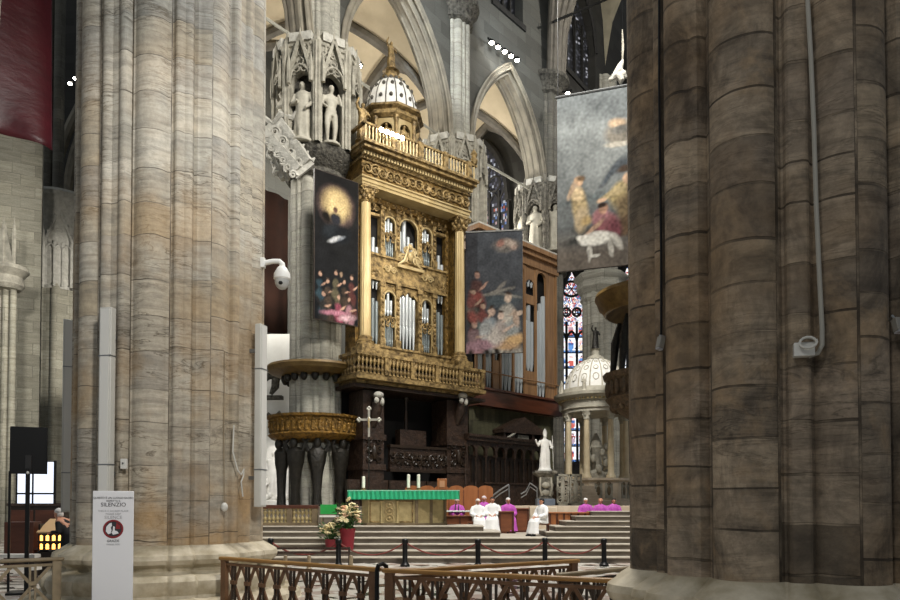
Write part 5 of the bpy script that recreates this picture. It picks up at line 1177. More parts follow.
# altar
AY = 24.0
ax0, ax1 = XP(362, AY, 510), XP(446, AY, 510); az1 = ZP(498, AY)
al = thing('altar', 'gilt panelled stone altar under the green cloth', 'altar', ((ax0+ax1)/2, AY, ZA), 0)
aw_, ah_ = (ax1-ax0)/2, az1-ZA
poly = [(-aw_,0),(-aw_+.25,-.3),(aw_*.3,-.3),(aw_,.18),(aw_,.9),(-aw_,.9)]
b = MB(); b.loft([[(x,y,z) for x, y in poly] for z in (.06, ah_)], smooth=False); b.build('body', M['altar'], al)
b = MB(); b.loft([[(x*1.03,y*1.08-.01,z) for x, y in poly] for z in (0, .08)], smooth=False); b.build('plinth', M['altar_dark'], al)
b = MB(); b.loft([[(x*1.02,y*1.06,z) for x, y in poly] for z in (ah_-.07, ah_)], smooth=False); b.build('cornice', M['altar_dark'], al)
for x0, x1 in ((-aw_+.3, -aw_+.72), (-aw_+1.22, aw_*.3-.1)):
    b = MB()
    for q in ((x0,x1,.1,.14),(x0,x1,ah_-.13,ah_-.09)): b.box(q[0],q[1],-.33,-.29,q[2],q[3])
    for x in (x0, x1-.04): b.box(x,x+.04,-.33,-.29,.1,ah_-.09)
    b.build('panel_frame', M['gold'], al)
cx = -aw_+.97
for s in (-1, 1): MB().lathe([(.07,.08),(.045,.14),(.04,ah_-.2),(.075,ah_-.1)], (cx+s*.27,-.32,0), 10).build('colonnette', M['altar'], al)
b = MB(); 
for z in (.25, .48, .7): b.tube([(cx+.13*math.cos(i*PI/8),-.32,z+.11*math.sin(i*PI/8)) for i in range(17)], .025, 5); b.ell((cx,-.32,z),(.05,.04,.05),7,5)
b.build('roundel_relief', M['gold_pale'], al)
for f in (.02, .5, .97):
    x, y = aw_*.3+(aw_*.7)*f, -.3+.48*f; MB().box(x-.05,x+.05,y-.05,y+.05,.06,ah_-.05).build('corner_pier', M['altar_dark'], al)
# green cloth
gx0, gx1 = XP(348, AY-.4, 495), XP(459, AY-.4, 495); gz1, gz0 = ZP(490.5, AY-.4), ZP(499, AY-.4)
t = thing('altar_cloth', 'green silk altar cloth with a pale edge draped over the altar', 'altar cloth', ((gx0+gx1)/2, AY-.4, gz1), 0)
hw = (gx1-gx0)/2
MB().box(-hw,hw,-.02,1.35,-.1,.0).build('mensa_cover', M['linen'], t, bevel=.015)
dp = gz1-gz0
MB().sheet(lambda u, v: (-hw+2*hw*u, -.04-.02*math.sin(u*150), -.01-dp*v), 200, 4).build('front_drop', M['green'], t)
for s in (-1, 1): MB().sheet(lambda u, v: (s*(hw+.02+.01*math.sin(u*60)), -.03+1.37*u, -.01-dp*v), 50, 3).build('side_drop', M['green'], t)
MB().box(-hw-.02,hw+.02,-.05,1.37,-.02,.012).build('top_edge', mat('pale green hem','8fd0b4',None,rough=.6), t)
def candle(px, py0, py1, label, Y=AY+.1):
    p = W(px, 490.3, Y); t = thing('altar_candle', label, 'candle', (p.x, Y, gz1+.012), 0, 'candles on the altar')
    h = ZP(py0, Y)-gz1; hs = .09
    MB().lathe([(.11,0),(.12,.02),(.05,.04),(.04,.06),(.09,.075),(.09,.09)], n=14).build('holder', M['gold'], t)
    MB().lathe([(.055,hs),(.055,h),(.03,h+.01)], n=12).build('wax', M['wax'], t); MB().tube([(0,0,h),(0,0,h+.04)], .006, 5).build('wick', M['ink'], t)
candle(363.5, 477, 489, 'white candle alone at the near end of the altar'); candle(408.5, 475, 488, 'nearer of two white candles close together on the altar'); candle(418.5, 475, 488, 'further of two white candles close together on the altar')
# processional cross
p = W(369, 423, 25.2); t = thing('standing_cross', 'silvery processional cross on a thin staff behind the altar', 'cross', (p.x, 25.2, ZL), 0)
zc_ = p.z-ZL
MB().tube([(0,0,.05),(0,0,zc_-.45)], .022, 8).build('staff', M['bronze_dark'], t); MB().lathe([(.22,0),(.2,.05),(.03,.09)], n=16).build('foot', M['bronze_dark'], t)
c = MB(); c.bar((0,0,zc_-.5),(0,0,zc_+.5),.075,.06); c.bar((-.34,0,zc_+.12),(.34,0,zc_+.12),.075,.06,up=(0,1,0))
for x, z in ((0,zc_+.52),(-.36,zc_+.12),(.36,zc_+.12)):
    for dx, dz in ((0,.05),(-.05,0),(.05,0),(0,-.05)): c.ell((x+dx,0,z+dz),(.05,.04,.05),8,6)
c.ell((0,-.02,zc_+.12),(.09,.05,.09),10,8); c.build('cross_arms', M['silver'], t)
MB().tube([(0,-.06,zc_-.18),(0,-.08,zc_+.02),(0,-.06,zc_+.2)], [.02,.035,.02], 6).build('crucified_figure', M['gold_pale'], t)
# scalloped stalls behind the altar
SYY = 27.2; sx0, sx1 = XP(405, SYY, 495), XP(493, SYY, 495); sz_t = ZP(485.5, SYY); nst = 6; uw = (sx1-sx0)/nst
t = thing('scalloped_stalls', 'row of reddish wooden stall backs with scalloped tops behind the altar', 'stalls', (sx0, SYY, ZL), 0)
for i in range(nst):
    hh = sz_t-ZL
    pl = [(uw*i,0)]+[(uw*i, hh-.14)]+[(uw*(i+.5)-uw*.5*math.cos(PI*q/10), hh-.14+.14*math.sin(PI*q/10)) for q in range(1, 10)]+[(uw*(i+1),hh-.14),(uw*(i+1),0)]
    MB().prism(pl, 0, .06).build('back_panel', M['wood_seat'], t); MB().box(uw*i-.02,uw*i+.02,-.03,.05,0,hh-.16).build('mullion', M['wood_bench'], t)
MB().box(0,sx1-sx0,-.45,0,.42,.47).build('seat', M['wood_bench'], t)
p = W(442, 484, 26.2); t = thing('reading_stand', 'brown wooden reading stand with a pale face rising above the altar end', 'lectern', (p.x, 26.2, ZL), 0)
zz = p.z-ZL
MB().box(-.07,.07,-.05,.05,0,zz-.1).build('post', M['wood_bench'], t); MB().box(-.18,.18,-.1,.14,zz-.22,zz+.2).build('desk', M['wood_seat'], t, bevel=.02); MB().box(-.09,.1,-.115,-.098,zz-.12,zz+.12).build('panel', mat('pale wood face','b98a66',None,rough=.5), t); MB().box(-.25,.25,-.2,.2,0,.05).build('foot', M['wood_dark'], t)
# pew fronts and white rails in front of the clergy
def desk(label, px0, px1, py0, Y, h=None, n=1, m='wood_bench', top='tread'):
    x0, x1 = XP(px0, Y, 515), XP(px1, Y, 515); z1 = ZP(py0, Y)-ZL
    t = thing('kneeling_desk', label, 'desk', (x0, Y, ZL), 0, 'wooden desks and benches of the clergy'); w = x1-x0
    MB().box(0,w,0,.05,.06,z1-.05).build('front_panel', M[m], t); MB().box(-.04,w+.04,-.06,.3,z1-.05,z1).build('top', M[m], t, bevel=.012)
    for i in range(n+1): MB().box(w*i/n-.035,w*i/n+.035,-.03,.28,0,z1-.05).build('upright', M['wood_deep'], t)
    MB().box(-.02,w+.02,-.03,.3,0,.07).build('base', M['wood_deep'], t)
    return t
desk('low brown desk before the purple robed man nearest the altar', 446, 474, 515.5, 25.9, n=2)
desk('small brown desk before the purple robed man beyond the white pair', 500, 513, 511, 24.9, n=1)
desk('small brown desk beside the marble block', 516, 528, 508, 26.0, n=1)
desk('panelled brown bench front behind the priest seated in profile', 550, 592, 512, 24.6, n=6, m='wood_seat')
desk('plain brown desk before two purple robed men at the side stair', 594, 623, 511, 25.6, n=1)
for i, (px0, px1, py, Y) in enumerate(((440, 482, 506.5, 27.9), (440, 480, 510.5, 26.7))):
    x0, x1 = XP(px0, Y, 510), XP(px1, Y, 510); z = ZP(py, Y)
    t = thing('pale_bench', ('pale topped long bench just under the scalloped stalls','pale topped long bench before the nearest purple robed man')[i], 'bench', (x0, Y, ZL), 0, 'pale topped benches')
    MB().box(0,x1-x0,0,.3,z-ZL-.06,z-ZL).build('top', M['linen'], t, bevel=.01); 
    for x in (.05, (x1-x0)/2, x1-x0-.12): MB().box(x,x+.07,.02,.28,0,z-ZL-.06).build('leg', M['wood_deep'], t)
for px, Y, dz, lab in ((485, 25.2, .42, 'low stool under the two white robed priests'), (541, 22.95, .42, 'low stool under the priest seated in profile')):
    t = thing('stool', lab, 'stool', (XP(px, Y, 520), Y, ZL), 0, 'stools of the clergy'); w = .62 if px == 485 else .3
    MB().box(-w,w,-.05,.35,.36,.41).build('seat', M['wood_bench'], t)
    for x in (-w+.03, w-.09): MB().box(x,x+.06,0,.3,0,.36).build('leg', M['wood_deep'], t)
# handrails by the stalls
def handrail(label, pts, Y):
    t = thing('handrail', label, 'handrail', (0,0,0), 0, 'grey handrails')
    q = [W(px, py, Y) for px, py in pts]
    MB().tube(q, .035, 8).build('rail', M['grey_metal'], t)
    MB().tube([q_+Vector((0,0,-.16)) for q_ in q], .025, 8).build('lower_rail', M['grey_metal'], t)
    MB().tube([q[-1], Vector((q[-1].x, Y, 1.6 if Y > 28.2 else ZL))], .03, 8).build('post', M['grey_metal'], t)
handrail('grey handrail slanting down past the scalloped stalls', ((491,497),(500,490),(509,484.5)), 28.6)
handrail('dark curved handrail by the pedestal of the white statue', ((521,494),(526,491),(530,483),(537,488)), 31)
# clergy
def clergy(px, Y, rz, label, robe, hm, cap=None, **kw): return seated(label, (XP(px, Y, 515), Y, ZL), rz, robe, hm, cap, **kw)
clergy(457, 27.0, 0, 'purple robed man with white hair seated between altar and white pair', 'robe_purple', 'hair_white', 'robe_purple', stole='ink')
clergy(484, 27.0, 0, 'purple robed man in a magenta cap seated behind the two white robed priests', 'robe_purple', 'hair_white', 'robe_purple', sc=.99)
clergy(477.8, 25.3, .12, 'white robed grey haired priest of the pair, nearer the altar', 'robe_white', 'hair_white', sc=.9)
clergy(492.5, 25.3, -.08, 'white robed balding priest of the pair, further from the altar', 'robe_white', 'hair_dark', sc=.95)
clergy(508, 25.5, .1, 'purple robed man with white hair at the small desk beside the pair', 'robe_purple', 'hair_white', sc=.93)
clergy(542.5, 23.0, -.95, 'dark haired white robed priest seated in profile by the side stair', 'robe_white', 'hair_dark', sc=.9)
clergy(585.5, 27.0, 0, 'purple robed man behind the panelled bench, first beyond the profile priest', 'robe_purple', 'hair_white', sc=.93)
clergy(600.5, 27.0, -.1, 'purple robed man between two others at the plain brown desk', 'robe_purple', 'skin', sc=.92)
clergy(613.5, 27.0, .1, 'purple robed man closest to the sooty brown pillar', 'robe_purple', 'hair_dark', sc=.93)
# rope posts
tops = []
for px, Y, lab in ((270.5, 19.0, 'first black rope post, close to the pale pillar'), (338.5, 18.6, 'black rope post in front of the red flower pots'), (405, 18.8, 'black rope post in front of the altar steps'), (478, 18.6, 'black rope post below the two white robed priests'), (545, 19.3, 'black rope post below the priest seated in profile'), (604, 18.9, 'black rope post next to the sooty brown pillar')):
    x = XP(px, Y, 555); t = thing('rope_post', lab, 'post', (x, Y, 0), 0, 'black posts of the rope barrier')
    MB().lathe([(.13,0),(.13,.05),(.085,.1),(.07,.13),(.068,.62),(.085,.64),(.085,.72),(.06,.75)], n=14).build('post_shaft', M['black'], t); tops.append((x, Y, .66))
for i in range(5):
    a, b = Vector(tops[i]), Vector(tops[i+1]); lab = ('dark red rope from the pale pillar post to the flower pots','red rope between the flower pots and the altar steps','red rope sagging before the altar','red rope sagging below the white robed priests','red rope sagging towards the sooty brown pillar')[i]
    o = MB().tube([a.lerp(b, q/14)+Vector((0,0,-.34*4*(q/14)*(1-q/14))) for q in range(15)], .022, 6).build('barrier_rope', M['rope']); tag(o, lab, 'rope', 'red ropes of the barrier')
t = thing('dark_barrier', 'dark double bar barrier between the first two rope posts', 'barrier', (tops[0][0], 18.6, 0), 0); bl_ = XP(350, 18.5, 550)-tops[0][0]
for z in (.36, .47): MB().box(0,bl_,-.02,.02,z,z+.06).build('bar', M['wood_black'], t)
for x in (.02, bl_-.06): MB().box(x,x+.05,-.03,.03,0,.54).build('upright', M['wood_black'], t)
for i, px in enumerate((285.5, 309, 351)):
    t = MB().lathe([(.07,0),(.07,.03),(.05,.05),(.05,.34),(.03,.36)], n=10).build('low_peg', M['slat_grey'], None, (XP(px, 18.0, 555), 18.0, 0)); tag(t, ('small grey peg before the dark barrier, nearest the pale pillar','small grey peg before the dark barrier, second from the pale pillar','small grey peg below the larger red pot')[i], 'peg', 'small grey pegs')
# flower pots
def flowers(label, px, Y, z, ph, pw, n, spread, hgt, seed, m2):
    t = thing('flower_pot', label, 'flower pot', (XP(px, Y, 530), Y, z), 0, 'red flower pots'); r = random.Random(seed)
    MB().lathe([(pw*.75,0),(pw,ph*.9),(pw*1.06,ph*.9),(pw*1.06,ph),(pw*.95,ph),(pw*.9,ph*.8)], n=24).build('pot', M['pot_red'], t); MB().lathe([(pw*.93,ph*.82),(.01,ph*.86)], n=16).build('soil', M['wood_dark'], t)
    st = MB(); lf = MB(); heads = []
    for i in range(n):
        a = r.uniform(0, 2*PI); q = math.sqrt(r.random())*spread; h = ph+hgt*(.35+.65*r.random())*(1-.35*q/spread)
        p = (q*math.cos(a), q*math.sin(a), h); heads.append(p); st.tube([(p[0]*.25,p[1]*.25,ph*.85),(p[0]*.6,p[1]*.6,(ph+h)/2),p], .008, 4)
    for i in range(n*3):
        a = r.uniform(0, 2*PI); q = math.sqrt(r.random())*spread*1.05; h = ph+hgt*.75*r.random(); d = Vector((math.cos(a), math.sin(a), r.uniform(-.5,.6))).normalized(); s = Vector((-d.y, d.x, 0)).normalized()*.035; c = Vector((q*math.cos(a), q*math.sin(a), h)); L = r.uniform(.1,.2)
        lf.add([c, c+d*L*.5+s+Vector((0,0,.02)), c+d*L, c+d*L*.5-s+Vector((0,0,.02)), c+d*L*.5+Vector((0,0,-.015))], [(0,1,4),(1,2,4),(2,3,4),(3,0,4)])
    st.build('stems', M['leaf'], t); lf.build('leaves', M['leaf'], t)
    b = MB(); b.ell((0,0,.0),(.03,.03,.03),8,6)
    for q in range(6): a = q*PI/3; b.ell((.05*math.cos(a),.05*math.sin(a),.012),(.038,.03,.018),7,5)
    f0 = None
    for i, p in enumerate(heads):
        rs = (r.uniform(.9,1.4),)*3
        if f0 is None: f0 = b.build('bloom', M['bloom'], t, p); f1 = None
        elif i % 3 == 1 and f1 is None: f1 = b.build('bloom', M[m2], t, p)
        else:
            o = again(f1 if (i % 3 == 1 and f1) else f0, p); o.scale = rs; o.rotation_euler = (r.uniform(-.2,1.2), r.uniform(-.5,.5), r.uniform(0,6))
flowers('larger dark red pot of tall cream and peach flowers on the step below the altar', 347.5, 20.79, RIS*2, .64, .23, 46, .33, .95, 5, 'bloom_pink')
flowers('smaller red pot of pale yellow flowers on the step below the altar', 331.5, 20.79, RIS*2, .32, .2, 34, .3, .58, 9, 'bloom')
# shift pots onto a step edge
# low balustrade and green panel by the pulpit
BY = 23.4; bx0, bx1 = XP(262, BY, 515), XP(318, BY, 515); bz = ZP(505, BY)-ZA
t = thing('low_balustrade', 'low stone balustrade with turned balusters below the round pulpit', 'balustrade', (bx0, BY, ZA), 0)
MB().box(-.6,bx1-bx0,-.08,.12,bz-.12,bz).build('top_rail', M['wood_deep'], t, bevel=.015); MB().box(-.6,bx1-bx0,-.1,.14,0,.1).build('plinth', M['altar_dark'], t)
k0 = baluster_mesh(bz-.22, .07, '').build('baluster', M['altar'], t, (.1,.02,.1)); nbl = 12
for i in range(1, nbl): again(k0, (.1+(bx1-bx0-.35)*i/(nbl-1), .02, .1))
for x in ((bx1-bx0)*.5, bx1-bx0-.1): MB().box(x-.09,x+.09,-.07,.11,.1,bz-.12).build('pier', M['altar_dark'], t)
t = thing('green_panel', 'small bright green panel on a stand between balustrade and flowers', 'panel', (XP(328.5, 23.2, 510), 23.2, ZA), 0); gz_ = ZP(504.5, 23.2)-ZA
MB().box(-.27,.27,0,.03,gz_-.32,gz_).build('panel_face', M['screen_green'], t); MB().box(-.3,.3,-.02,.3,gz_-.42,gz_-.36).build('ledge', M['white'], t)
for x in (-.25,.2): MB().box(x,x+.05,.0,.25,0,gz_-.4).build('leg', M['slat_grey'], t)
t = thing('lit_box', 'small turquoise box on a dark post beside the cream flowers', 'box', (XP(353, 24.6, 495), 24.6, ZA), 0); z = ZP(494, 24.6)-ZA
MB().box(-.12,.12,-.06,.06,z-.1,z+.1).build('box_face', mat('turquoise','4fb0a0',None,rough=.5), t); MB().box(-.03,.03,-.03,.03,0,z-.1).build('post', M['black'], t)
# statue group behind the pulpit
GY = 37.0
xg = XP(275, GY, 480); zg0 = ZP(505, GY)
t = thing('statue_group', 'white marble statue group seen between pale pillar and round pulpit', 'statue', (xg, GY, zg0), 0)
q = statue_mesh(2.7, 'raise').build('tall_figure', M['white'], t, (-.05,0,.2)); remesh(q, .035, 2)
q = statue_mesh(1.5, 'plain').build('small_figure', M['white'], t, (-.55,-.25,.2)); remesh(q, .025, 2)
g = MB(); g.prism([(-.6,0),(-.6,2.6),(-.3,3.15),(.1,3.2),(.5,2.7),(.68,1.8),(.75,0)], .2, .5); g.build('backing_slab', M['white'], t)
g = MB(); g.box(-.9,.9,-.6,.6,-.1,.2)
for i in range(8): g.ell((-.5+.17*i,-.35,.3+.1*(i%3)),(.14,.14,.16),8,6)
g.build('base', M['white'], t)
MB().box(-1.0,1.0,-.7,.7,1.6-zg0,-.1).build('pedestal', M['pier_grey'], t)
t = thing('wall_eagle', 'dark carved bird bracket on the white wall above the relief drum', 'bracket', tuple(W(273, 382, 38.6)), 0, kind='thing')
g = MB(); g.tube([(-.7,0,-.1),(-.3,-.1,.35),(.2,-.15,.45),(.7,-.1,.3),(1.2,0,.45)], [.1,.28,.3,.25,.08], 8); g.tube([(.2,-.1,.4),(.15,-.1,-.3),(-.1,-.1,-.7)], [.25,.22,.1], 8); g.ell((-.75,-.05,-.15),(.2,.2,.2),8,6); g.box(-.6,.5,-.1,.4,-.95,-.75); g.build('bird_body', M['carved_dark'], t)
MB().tube([(-.5,-.05,-2.1),(-.2,-.1,-1.8),(.1,-.1,-2.0),(.4,-.1,-1.7),(.6,-.1,-1.95)], [.05,.12,.1,.12,.04], 7).build('scroll', M['carved_dark'], t)
# white carved bracket leaning out beside the pier ring
a, b = W(272, 128, 29.6), W(303, 168, 28.9); d = b-a
t = thing('carved_bracket', 'weathered white carved bracket slanting down beside the pier niches', 'bracket', tuple(a), 0)
g = MB(); up = Vector((.55,0,.45)); 
for s in (-1, 1): g.bar(up*s*.55, d+up*s*.35, .28, .5)
for i in range(5): p = d*(i/4); g.bar(p-up*.7, p+up*.65, .14, .4)
for i in range(4): p = d*((i+.5)/4); g.spiral((p.x, p.z), .2, 1.6, .06, (-1)**i, i, p.y-.12)
for i in range(7): p = d*(i/6); q_ = p-up*.72; g.spiral((q_.x, q_.z), .17, 1.4, .07, (-1)**i, i, q_.y-.08); q_ = p+up*.68; g.tube([tuple(q_), tuple(q_+up*.18+Vector((.03*(-1)**i,0,.05)))], [.1,.03], 6)
g.build('carved_frame', M['dust'], t)
g = MB()
for i in range(6): g.ell((-.1+.14*i+.1*(i%2),-.1,-1.2-.3*(i%3)-.07*i), (.13,.16,.2), 8, 6); g.spiral((.05+.13*i,-1.3-.25*(i%3)), .2, 1.5, .07, (-1)**i, i*2, -.2)
g.tube([(.1,0,-.8),(.3,0,-1.6),(.55,0,-2.2)], [.2,.3,.2], 8); g.build('foliage', M['dust'], t)
g = MB(); g.tube([(0,0,.1),(.4,-.1,.5),(.9,-.1,.35),(1.3,-.1,.75),(1.7,0,.6)], [.08,.2,.15,.2,.05], 7); g.tube([(-.9,0,.9),(0,0,.2)], .1, 6); g.build('wing', M['dust'], t)
# ------------------------------------------------------------------ OAK ORGAN
o2A, o2B = W(476, 380, 35.6), W(556, 380, 40.4); OF = Frame(o2A[:2], o2B[:2]); L2 = OF.len
oak = thing('oak_organ', 'oak cased pipe organ standing partly behind the grey canvas', 'organ', (o2A.x, o2A.y, 0), OF.rz)
zb2, zb3 = OF.uz(500, 407)[1], OF.uz(500, 393)[1]; zt2 = OF.uz(540, 262)[1]; zt3 = OF.uz(540, 252)[1]; zm2 = OF.uz(500, 375)[1]
def o2(nm, mb, m): return mb.build(nm, M[m], oak)
o2('base_board', MB().box(-.1,L2+.1,-.35,1.1,zb2-.1,zb2+.18).box(0,L2,-.2,1.1,zb2+.18,zb3).box(-.05,L2+.05,-.3,1.1,zb3,zb3+.12), 'wood_deep')
o2('case_back', MB().box(.1,L2-.1,.36,1.1,zb3,zt2), 'void')
o2('case_end', MB().box(L2-.12,L2,-.1,1.1,zb3,zt2), 'wood_organ')
o2('cornice', MB().box(-.1,L2+.1,-.15,1.15,zt2-.5,zt2).box(-.2,L2+.25,-.35,1.3,zt2,zt2+.25).box(-.3,L2+.4,-.5,1.4,zt2+.25,zt2+.5), 'wood_organ')
o2('cornice_dust', MB().box(-.25,L2+.35,-.45,1.35,zt2+.5,zt2+.62), 'dust')
bays = [OF.uz(px, 350)[0] for px in (484, 493, 500, 513, 524.5, 535.5, 546.5)]
names = ['open','panel','open','tall','panel','tall']
edges = [0]+bays+[L2]
for i, u in enumerate(edges[:-1]):
    o2('stile', MB().box(u-.07,u+.07,-.06,.04,zb3+.1,zt2-.4), 'wood_organ')
for i in range(len(edges)-1):
    u0, u1 = edges[i]+.06, edges[i+1]-.06; w = u1-u0
    if w < .25: continue
    hi = zt2-.6-(w/2)
    if i == len(edges)-2: o2('end_panel', MB().box(u0-.05,u1+.1,-.02,.1,zb3+.1,zt2-.4), 'wood_organ'); continue
    if i in (2, 5):
        zz = zb3+1.6 if i != 5 else zb3+1.4
        o2('lower_panel', MB().box(u0,u1,-.02,.1,zb3+.1,zz+.1), 'wood_organ')
        o2('upper_panel', MB().arch_panel(u0,u1,zm2+4.3,zt2-.4,u0+.02,u1-.02,zm2+4.8,hi-.6,w/2-.02,-.02,.1,6), 'wood_organ')
        n_ = 3
        for q in range(n_):
            r_ = w/n_*.46; h_ = 2.2-.9*abs(q-1)+.0
            o2('organ_pipe', MB().lathe([(r_*.4,0),(r_,.5),(r_*.9,.55),(r_,.62),(r_,h_+1.5),(r_*.7,h_+1.52)], (u0+w*(q+.5)/n_,.14,zz+.1), 8), 'pipe')
            o2('organ_pipe', MB().lathe([(r_*.4,0),(r_,.4),(r_*.9,.45),(r_,.5),(r_,h_),(r_*.7,h_+.02)], (u0+w*(q+.5)/n_,.14,zm2+5.3), 8), 'pipe')
    else:
        o2('arch_head', MB().arch_panel(u0,u1,hi-.8,zt2-.4,u0+.02,u1-.02,hi-.8,hi,w/2-.02,-.06,.1,8), 'wood_organ')
        n_ = 3 if w < 1.1 else 4
        for q in range(n_):
            r_ = w/n_*.46; top = (hi-zb3)*(.72+.13*((q+i) % 3)-.06*q)
            o2('organ_pipe', MB().lathe([(r_*.4,0),(r_,1.1),(r_*.9,1.15),(r_,1.25),(r_,top),(r_*.7,top+.02)], (u0+w*(q+.5)/n_,.1,zb3+.1), 8), 'pipe')
o2('brace_rail', MB().tube([(0,-.16,zm2),(L2,-.16,zm2)], .04, 6), 'wood_organ')
# panelling and gabled throne under the oak organ, choir stalls
o = MB().box(0,L2,.2,.5,1.6,zb2-.05).build('striped_panelling', masonry('olive panelling', ['56543f','65624a','4b4936'], None, 0.0, .37, 0.0, 3.0, .3, '2a281f', '3d3a2c', .4, None, axis='x')); o.location = (o2A.x, o2A.y, 0); o.rotation_euler = (0,0,OF.rz); tag(o, 'olive striped panelling under the oak organ', 'panelling')
stl = thing('choir_stalls', 'row of dark carved choir stalls below the oak organ', 'choir stalls', (o2A.x, o2A.y, 1.6), OF.rz)
u0, zst = OF.uz(466, 440, 1.2)[0], OF.uz(510, 439, 1.2)[1]-1.6; u1 = OF.uz(550, 445, 1.2)[0]
MB().box(u0,u1,-.7,-.4,0,zst-.9).build('back_wall', M['wood_black'], stl); MB().box(u0,u1,-1.35,-.35,zst-.25,zst).box(u0,u1,-1.42,-.35,zst-.08,zst+.05).build('canopy', M['wood_black'], stl)
ns = 9
for i in range(ns):
    a, b = u0+(u1-u0)*i/ns, u0+(u1-u0)*(i+1)/ns
    MB().arch_panel(a,b,zst-1.0,zst-.2,a+.08,b-.08,zst-1.0,zst-.75,(b-a)/2-.08,-1.2,-1.05,6).build('arch', M['wood_black'], stl)
    MB().lathe([(.06,.9),(.045,1.1),(.04,zst-1.05),(.07,zst-.95)], (a,-1.15,0), 8).build('colonnette', M['wood_black'], stl)
    MB().box(a+.12,b-.12,-.75,-.68,1.0,zst-1.1).build('back_panel', M['wood_dark'], stl); MB().box(a+.05,b-.05,-1.3,-.7,.42,.5).build('seat', M['wood_black'], stl); MB().box(a-.04,a+.04,-1.3,-.7,0,.95).build('arm_panel', M['wood_black'], stl)
MB().box(u0,u1,-2.3,-2.1,0,1.05).box(u0,u1,-2.4,-2.0,1.05,1.12).build('front_desk', M['wood_black'], stl)
a = W(500, 443, 36.2); b = W(539, 443, 37.8); g_ = Frame(a[:2], b[:2]); zg = a.z
t = thing('gabled_tabernacle', 'dark gabled wooden tabernacle with a pale block above the choir stalls', 'tabernacle', (a.x, a.y, zg-.1), g_.rz); gl_ = g_.len; hg = ZP(418, 37)-zg+.1
MB().prism([(-.1,hg*.55),(gl_*.5,hg),(gl_+.1,hg*.55),(gl_+.1,hg*.42),(-.1,hg*.42)], -.4, .5).build('gable', M['wood_black'], t)
for x in (0, gl_*.22, gl_*.78-.16, gl_-.16): MB().box(x,x+.16,-.3,.4,0,hg*.45).build('pier', M['wood_black'], t)
MB().box(gl_*.5-.35,gl_*.5+.4,-.25,.3,.0,hg*.38).build('pale_block', M['pier_grey'], t)
MB().tube([(-.2,-.3,.1),(.5,-.35,.5),(.8,-.35,.65)], [.05,.08,.04], 6).build('open_book', M['pier_grey'], t)
# ------------------------------------------------------------------ SINGERS' GALLERY UNDER THE GILDED ORGAN
gal = thing('singers_gallery', 'dark carved singers gallery and woodwork under the gilded organ balcony', 'gallery', (OO.x, OO.y, 1.6), ORG.rz)
gz = lambda px, py, off=0: ORG.uz(px, py, off)[1]-1.6
gu = lambda px, py=430, off=0: ORG.uz(px, py, off)[0]
ga, gb = -.4, OL+.25; HT = ZB0-1.6-.2
def gp(nm, mb, m='wood_black'): return mb.build(nm, M[m], gal)
gp('back_wall', MB().box(ga,gb,1.2,1.4,0,HT), 'void'); gp('ceiling_panel', MB().box(ga,gb,-.6,1.3,HT-.15,HT), 'wood_black')
for px0, px1 in ((363, 384), (447, 468)):
    a, b = gu(px0, 430, .3), gu(px1, 430, .3); c = (a+b)/2; w = b-a
    p_ = MB(); p_.box(a,b,-.3,.9,0,HT-.2); p_.box(a-.06,b+.06,-.38,.9,gz(373,470,.3),gz(373,464,.3)); p_.box(a-.06,b+.06,-.4,.9,gz(373,440,.3),gz(373,434,.3)); gp('carved_pier', p_)
    s = MB(); z = gz(373, 452, .3)
    for sx in (-1, 1):
        for q in range(3): s.spiral((c+sx*w*.24, z+.5-.4*q), .17, 1.4, .045, sx, q, -.36)
    s.ell((c,-.36,z),(.13,.12,.35),8,6); gp('relief_scrolls', s, 'wood_dark')
    h = MB(); zz = gz(px0+9, 402, .5); 
    h.tube([(c,-.2,zz-1.0),(c,-.5,zz-.4),(c,-.55,zz)], [.16,.24,.2], 10); h.ell((c,-.62,zz+.18),(.17,.2,.22),10,8); gp('bracket_figure', h, 'wood_black')
    h = MB(); h.ell((c,-.68,zz+.3),(.24,.2,.16),10,8); h.ell((c-.14,-.75,zz+.05),(.12,.1,.14),8,6); h.ell((c+.15,-.74,zz+.02),(.1,.1,.18),8,6); gp('pale_head', h, 'dust')
a, b = gu(390, 455, .2), gu(449, 455, .2); z0, z1 = gz(420, 470, .2), gz(420, 449, .2)
gp('parapet', MB().box(a,b,-.2,-.05,z0,z1)); gp('parapet_rail', MB().box(a-.05,b+.05,-.3,.0,z1,z1+.12).box(a-.05,b+.05,-.3,.0,z0-.12,z0), 'wood_dark')
nn_ = 7
for i in range(nn_):
    s = MB(); u = a+(b-a)*(i+.5)/nn_; z = (z0+z1)/2
    for sx in (-1, 1): s.spiral((u+sx*.13, z+.12), .14, 1.4, .045, sx, i, -.26); s.spiral((u+sx*.12, z-.18), .12, 1.4, .04, -sx, i, -.26)
    s.ell((u,-.26,z),(.06,.06,.2),7,5); gp('parapet_scroll', s, 'wood_dark')
gp('lower_panelling', MB().box(ga,gb,-.05,.1,0,z0-.5))
for i in range(7):
    u = ga+(gb-ga)*i/7; gp('panel_frame', MB().box(u+.1,u+.8,-.1,-.04,.3,z0-.9).box(u-.03,u+.06,-.14,.0,0,z0-.5), 'wood_dark')
gp('gallery_desk', MB().box(gu(404),gu(430),.3,.7,z1-.2,z1+.9), 'wood_black'); gp('gallery_post', MB().lathe([(.12,z1),(.08,z1+.3),(.08,HT-.4),(.14,HT-.2)], (gu(412),.5,0), 10), 'wood_dark')
